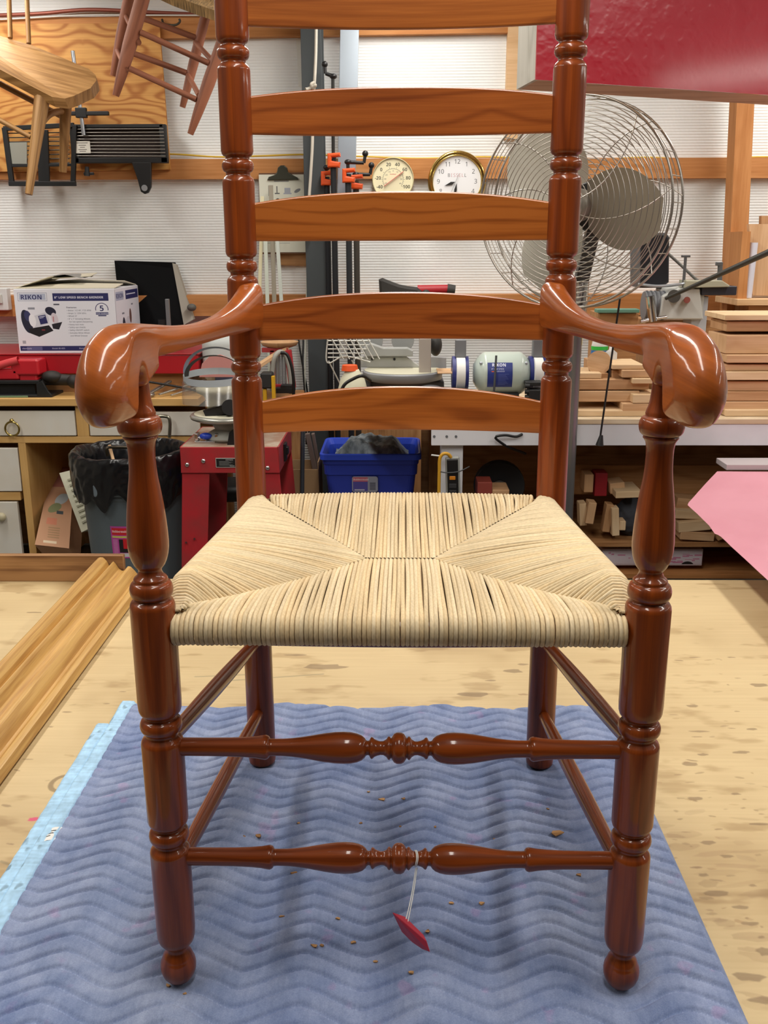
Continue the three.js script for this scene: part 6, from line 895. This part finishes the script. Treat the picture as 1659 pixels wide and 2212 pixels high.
// long stack
[[1566, 889, 1760, 903, 3.5, 0.3, 2, 'pale board at the bottom of the tall lumber stack'], [1552, 868, 1760, 886, 3.52, 0.26, 0, 'tan board second from the bottom of the tall lumber stack'], [1560, 846, 1760, 866, 3.53, 0.22, 1, 'thick tan board third from the bottom of the tall lumber stack'], [1556, 824, 1760, 845, 3.54, 0.22, 0, 'board with sawn face fourth from the bottom of the tall lumber stack'], [1566, 803, 1760, 821, 3.52, 0.24, 2, 'pale board in the middle of the tall lumber stack'], [1560, 787, 1760, 801, 3.54, 0.22, 0, 'thin tan board just above the middle of the tall lumber stack'], [1572, 767, 1760, 784, 3.52, 0.24, 0, 'reddish tan board with a dark streak in the tall lumber stack'], [1566, 724, 1760, 764, 3.55, 0.2, 0, 'deep board with wide face near the top of the tall lumber stack'], [1568, 694, 1760, 716, 3.57, 0.18, 1, 'darker board second from the top of the tall lumber stack'], [1566, 680, 1760, 692, 3.55, 0.24, 2, 'pale board on top of the tall lumber stack']].forEach((a) => board(...a, rr(-0.02, 0.02)));
// short stack near the fan pole
[[1236, 892, 1420, 905, 3.5, 0.24, 2, 'pale board at the bottom of the short lumber pile'], [1345, 872, 1420, 890, 3.5, 0.2, 0, 'short tan block on the bottom board of the short lumber pile'], [1226, 845, 1382, 868, 3.54, 0.2, 0, 'tan board second up in the short lumber pile'], [1366, 852, 1424, 871, 3.5, 0.16, 2, 'pale short block stepping out of the short lumber pile'], [1230, 820, 1402, 842, 3.55, 0.2, 1, 'darker tan board third up in the short lumber pile'], [1366, 818, 1424, 829, 3.52, 0.2, 2, 'thin pale board stepping out over the dark gap'], [1344, 800, 1412, 816, 3.54, 0.2, 0, 'tan board near the top of the short lumber pile'], [1322, 788, 1392, 798, 3.56, 0.2, 2, 'pale thin board on top of the short lumber pile'], [1226, 806, 1300, 818, 3.57, 0.18, 2, 'thin pale board behind the fan pole']].forEach((a) => board(...a, rr(-0.02, 0.02)));
solo('log_round', 'round cut log slice standing on the short lumber pile', 'log', turn(cyl(at(1294, 783, 3.62), at(1294, 783, 3.72), 0.044, 0.044, 36), 0, 0, 0), poplar[0]);
for (let k = 0; k < 2; k++) solo('pile_block', ['square block supporting the round log slice', 'rear block filling the short lumber pile'][k], 'block', block([1276, 1322][k], [806, 800][k], [1314, 1345][k], 818, 3.6, 0.1, 0.003), poplar[1]);
{ const t = thing('paint_bottle', 'small white bottle with green and blue label above the lumber', 'bottle', at(1296, 758, 3.8)), c = at(1294, 775, 3.8); part(t, 'bottle', lathe([[0, 0], [0.03, 0], [0.032, 0.05], [0.026, 0.08], [0.012, 0.09], [0.012, 0.105], [0, 0.105]], 28, c), paint(0xdfe0de, 0.4)); part(t, 'label_band', lathe([[0.0325, 0.012], [0.0325, 0.034]], 28, c), paint(0x2f74b8, 0.5)); part(t, 'label_band', lathe([[0.0327, 0.036], [0.0327, 0.05]], 28, c), paint(0x3ac04a, 0.5)); part(t, 'stand_block', span(c.x - 0.05, c.x + 0.05, WY, c.y - 0.0005, c.z - 0.05, c.z + 0.05, 0.003), poplar[1]); }
solo('white_tube', 'white caulk tube standing behind the lumber', 'tube', (() => { const c = at(1318, 790, 3.75); return lathe([[0, WY - c.y], [0.024, WY - c.y], [0.024, 0.05], [0.008, 0.062], [0.005, 0.09], [0, 0.09]], 24, c); })(), whitePaint);
solo('note_card', 'yellow ruled note card standing behind the fan pole', 'card', bar(at(1248, 690, 3.7), at(1246, 745, 3.7), 0.04, 0.003, 0), paint(0xd8cf8e, 0.7));
// jointer-like machine
{
  const D = 4.05, t = thing('jointer_machine', 'grey cast iron woodworking machine with dark table and black housing', 'machine', V(at(1470, 700, D).x, 0, EYE.z - D - 0.15));
  part(t, 'black_housing', cutout([[1384, 512], [1392, 503], [1440, 503], [1447, 512], [1446, 610], [1430, 622], [1384, 622]], D + 0.1, 0.2, 0.01), paint(0x1c1c22, 0.4), 'black plastic housing');
  part(t, 'casting', [block(1440, 622, 1522, 690, D, 0.2, 0.012), cutout([[1424, 690], [1432, 640], [1466, 622], [1512, 624], [1520, 690]], D - 0.02, 0.05, 0.006)], paint(0xc0c2be, 0.5)); part(t, 'pedestal', [block(1494, 640, 1528, 720, D + 0.01, 0.12, 0.004)], paint(0xb7bcc4, 0.5)); part(t, 'dark_table', [block(1516, 618, 1592, 638, D - 0.02, 0.24, 0.004)], paint(0x2b2b36, 0.45)); part(t, 'fence', [cutout([[1482, 606], [1560, 606], [1576, 616], [1576, 620], [1480, 622]], D - 0.04, 0.1, 0.003)], paint(0xa9a793, 0.5));
  part(t, 'knob', cyl(at(1456, 640, D - 0.06), at(1456, 640, D), 0.026, 0.026, 24), paint(0x44423e, 0.5)); part(t, 'knob', cyl(at(1484, 648, D - 0.05), at(1484, 648, D), 0.013, 0.013, 16), paint(0x8a4a40, 0.5)); part(t, 'motor', [cyl(at(1390, 660, D + 0.05), at(1440, 660, D + 0.05), 0.058, 0.058, 28)], paint(0x74767a, 0.5));
  for (let k = 0; k < 5; k++) part(t, 'motor_fin', cyl(at(1394 + k * 9, 660, D + 0.05), at(1397 + k * 9, 660, D + 0.05), 0.061, 0.061, 28), paint(0x595b60, 0.5)); part(t, 'cable', tube([at(1440, 545, D + 0.08), at(1470, 572, D + 0.06), at(1500, 600, D + 0.02), at(1512, 610, D)], 0.006, 30, 8), paint(0x55534e, 0.5)); part(t, 'adjuster', [cyl(at(1476, 620, D), at(1481, 556, D), 0.006, 0.006, 10), block(1474, 551, 1492, 556, D - 0.005, 0.02, 0.002)], paint(0x6b6d70, 0.4, 0.5));
  part(t, 'adjuster', [cyl(at(1554, 616, D), at(1556, 566, D), 0.01, 0.01, 10), block(1548, 566, 1562, 574, D - 0.01, 0.02, 0.002)], paint(0x6b6d70, 0.4, 0.5)); part(t, 'cabinet', block(1384, 692, 1600, 1010, D + 0.17, 0.25, 0.004), shelfPine, 'brown cabinet base'); part(t, 'lever', [cyl(at(1384, 694, 3.98), at(1440, 684, 3.98), 0.008, 0.006, 12)], chrome, 'bright chrome lever'); part(t, 'lever_boss', [cyl(at(1404, 640, 3.98), at(1410, 694, 3.98), 0.018, 0.018, 14)], chrome); part(t, 'rail', tube([at(1378, 614, D + 0.02), at(1420, 618, D), at(1470, 614, D - 0.01), at(1482, 612, D - 0.02)], 0.006, 24, 8), zinc);
}
solo('green_metal_bar', 'green and grey steel bar lying in front of the machine', 'bar', [block(1290, 668, 1382, 676, 3.9, 0.06, 0.003)], paint(0x5c8a78, 0.5));
solo('bar_support', 'wooden support under the green steel bar', 'stand', (() => { const a = at(1295, 677, 3.93), b = at(1380, 677, 3.93); return span(a.x, b.x, WY, a.y, a.z - 0.2, a.z, 0.003); })(), shelfPine);
solo('long_black_rod', 'long dark metal rod leaning across the machine', 'rod', [cyl(at(1438, 645, 3.95), at(1720, 518, 3.6), 0.007, 0.013, 12)], paint(0x3e3d38, 0.45, 0.4));
// shelf boxes beside the stud
{
  const D = 4.3, t = thing('wood_shelf_unit', 'tan wooden shelf unit beside the wall stud', 'shelf', V(at(1660, 660, D).x, 0, EYE.z - D - 0.15));
  part(t, 'side_board', prism([[1604, 500], [1622, 500], [1612, 655], [1592, 655]].map(([x, y]) => at(x, y, D)), V(0, 0, -0.2), 'y'), pine); part(t, 'shelf_board', block(1592, 646, 1800, 660, D - 0.03, 0.3, 0.003), pinePale); part(t, 'support', block(1596, 660, 1800, 1100, D + 0.02, 0.24, 0.003), shelfPine);
}
solo('tall_tan_board', 'tall plain tan board standing on the shelf unit', 'board', prism([[1618, 484], [1700, 484], [1700, 638], [1626, 638]].map(([x, y]) => at(x, y, 4.37)), V(0, 0, -0.03), 'y'), poplar[0]); solo('short_tan_board', 'tan board standing behind the taller one', 'board', prism([[1645, 466], [1720, 466], [1720, 633], [1640, 633]].map(([x, y]) => at(x, y, 4.42)), V(0, 0, -0.03), 'y'), poplar[1]);
solo('white_plastic_tube', 'white plastic tube standing on the shelf unit', 'tube', cyl(at(1629, 524, 4.32), at(1615, 643, 4.32), 0.017, 0.017, 18), paint(0xd6d8e6, 0.5));
// ---- red overhead cabinet
{
  const h0 = at(1157, 172, 2.6), ang = -0.39, L = 1.3, dep = 0.171, hh = 0.62, t = thing('red_overhead_box', 'large glossy red box with wooden underside hung over the bench', 'box', V(h0.x + 0.5, h0.y, h0.z - 0.3));
  const u = V(Math.cos(ang), 0, Math.sin(ang)), b = V(-0.167, 0, -0.986), P = (s, y, d) => h0.clone().addScaledVector(u, s).addScaledVector(b, d).add(V(0, y, 0));
  const glossRed = phys({ map: speckTex(0xb3142c, 0xa81028, { s: 2, f: 5, amount: 0.5, size: [1, 1] }), roughness: 0.3, clearcoat: 0.8, clearcoatRoughness: 0.12, bumpMap: speckTex(0xffffff, 0x000000, { s: 18, f: 40, amount: 0.8, size: [0.6, 0.6] }), bumpScale: 0.0008 });
  part(t, 'front_panel', prism([P(0, 0, 0), P(L, 0, 0), P(L, hh, 0), P(0, hh, 0)], b.clone().multiplyScalar(0.006)), glossRed, 'glossy red front'); part(t, 'side_panel', prism([P(0.001, 0.002, 0.006), P(0.001, hh, 0.006), P(0.001, hh, dep), P(0.001, 0.002, dep)], u.clone().multiplyScalar(0.01)), std({ map: woodTex(0xbdbab0, 0x9a978c, { s: 71, rings: 10 }), roughness: 0.6 }), 'grey weathered side'); part(t, 'bottom_board', prism([P(0.011, 0.002, 0.006), P(L, 0.002, 0.006), P(L, 0.002, dep), P(0.011, 0.002, dep)], V(0, 0.014, 0)), std({ map: woodTex(0xc09a7c, 0x9a7355, { s: 73, rings: 14 }), roughness: 0.6 }), 'bare wood underside'); part(t, 'back_board', prism([P(0.011, 0.016, dep - 0.012), P(L, 0.016, dep - 0.012), P(L, hh, dep - 0.012), P(0.011, hh, dep - 0.012)], b.clone().multiplyScalar(0.012)), shelfPine); part(t, 'top_board', prism([P(0.0, hh, 0), P(L, hh, 0), P(L, hh, dep), P(0, hh, dep)], V(0, 0.012, 0)), shelfPine);
  for (const s of [0.15, 1.0]) { const p = P(s, hh + 0.012, dep / 2); part(t, 'hanger', cyl(p, V(p.x, CEILING, p.z), 0.006, 0.006, 10), zinc); }
}
// ---- pink paper on the neighbouring bench
{
  const y = TABLE + 0.09, t = thing('neighbour_bench', 'plain wooden bench under the sheet of pink paper', 'bench', V(1.6, 0, -1.8)); part(t, 'bench_top', span(1.17, 2.4, y - 0.04, y - 0.004, -2.33, -0.9, 0.003), pine); for (const x of [1.42, 2.3]) for (const z of [-2.25, -1.0]) part(t, 'leg', box(x, (y - 0.04) / 2, z, 0.07, y - 0.04, 0.07, 0.003, 'y'), pine);
  const q = [[0.885, -1.9], [1.117, -2.34], [2.2, -2.34], [2.2, -0.95], [0.872, -0.95]], g = sheet(60, 50, (u, v) => { const z = mix(-0.95, -2.335, v), x0 = z > -1.9 ? mix(0.872, 0.885, (-0.95 - z) / 0.95) : mix(0.885, 1.115, (-1.9 - z) / 0.435), x = mix(x0, 2.2, u * u * 0.4 + u * 0.6), over = Math.max(0, 1.17 - x), wave = 0.004 * fbm(x * 6, z * 6, 3); return V(x, y + wave - 0.001 - 0.008 * Math.exp(-Math.pow((z + 1.62 + (x - 0.9) * 0.05) / 0.03, 2)) * smooth(1.06, 0.9, x) - 0.05 * over * over, z); });
  solo('pink_paper', 'sheet of dusty pink paper overhanging the bench corner', 'paper', g, std({ map: speckTex(0xd493a2, 0xc98593, { s: 22, f: 6, amount: 0.6, size: [1, 1] }), roughness: 0.8, side: THREE.DoubleSide }));
  solo('pale_board_edge', 'pale grey board lying behind the pink paper', 'board', span(1.15, 2.4, y + 0.002, y + 0.022, -2.46, -2.345, 0.002), paint(0xb8aeb0, 0.7));
}
renderer.render(scene, camera);
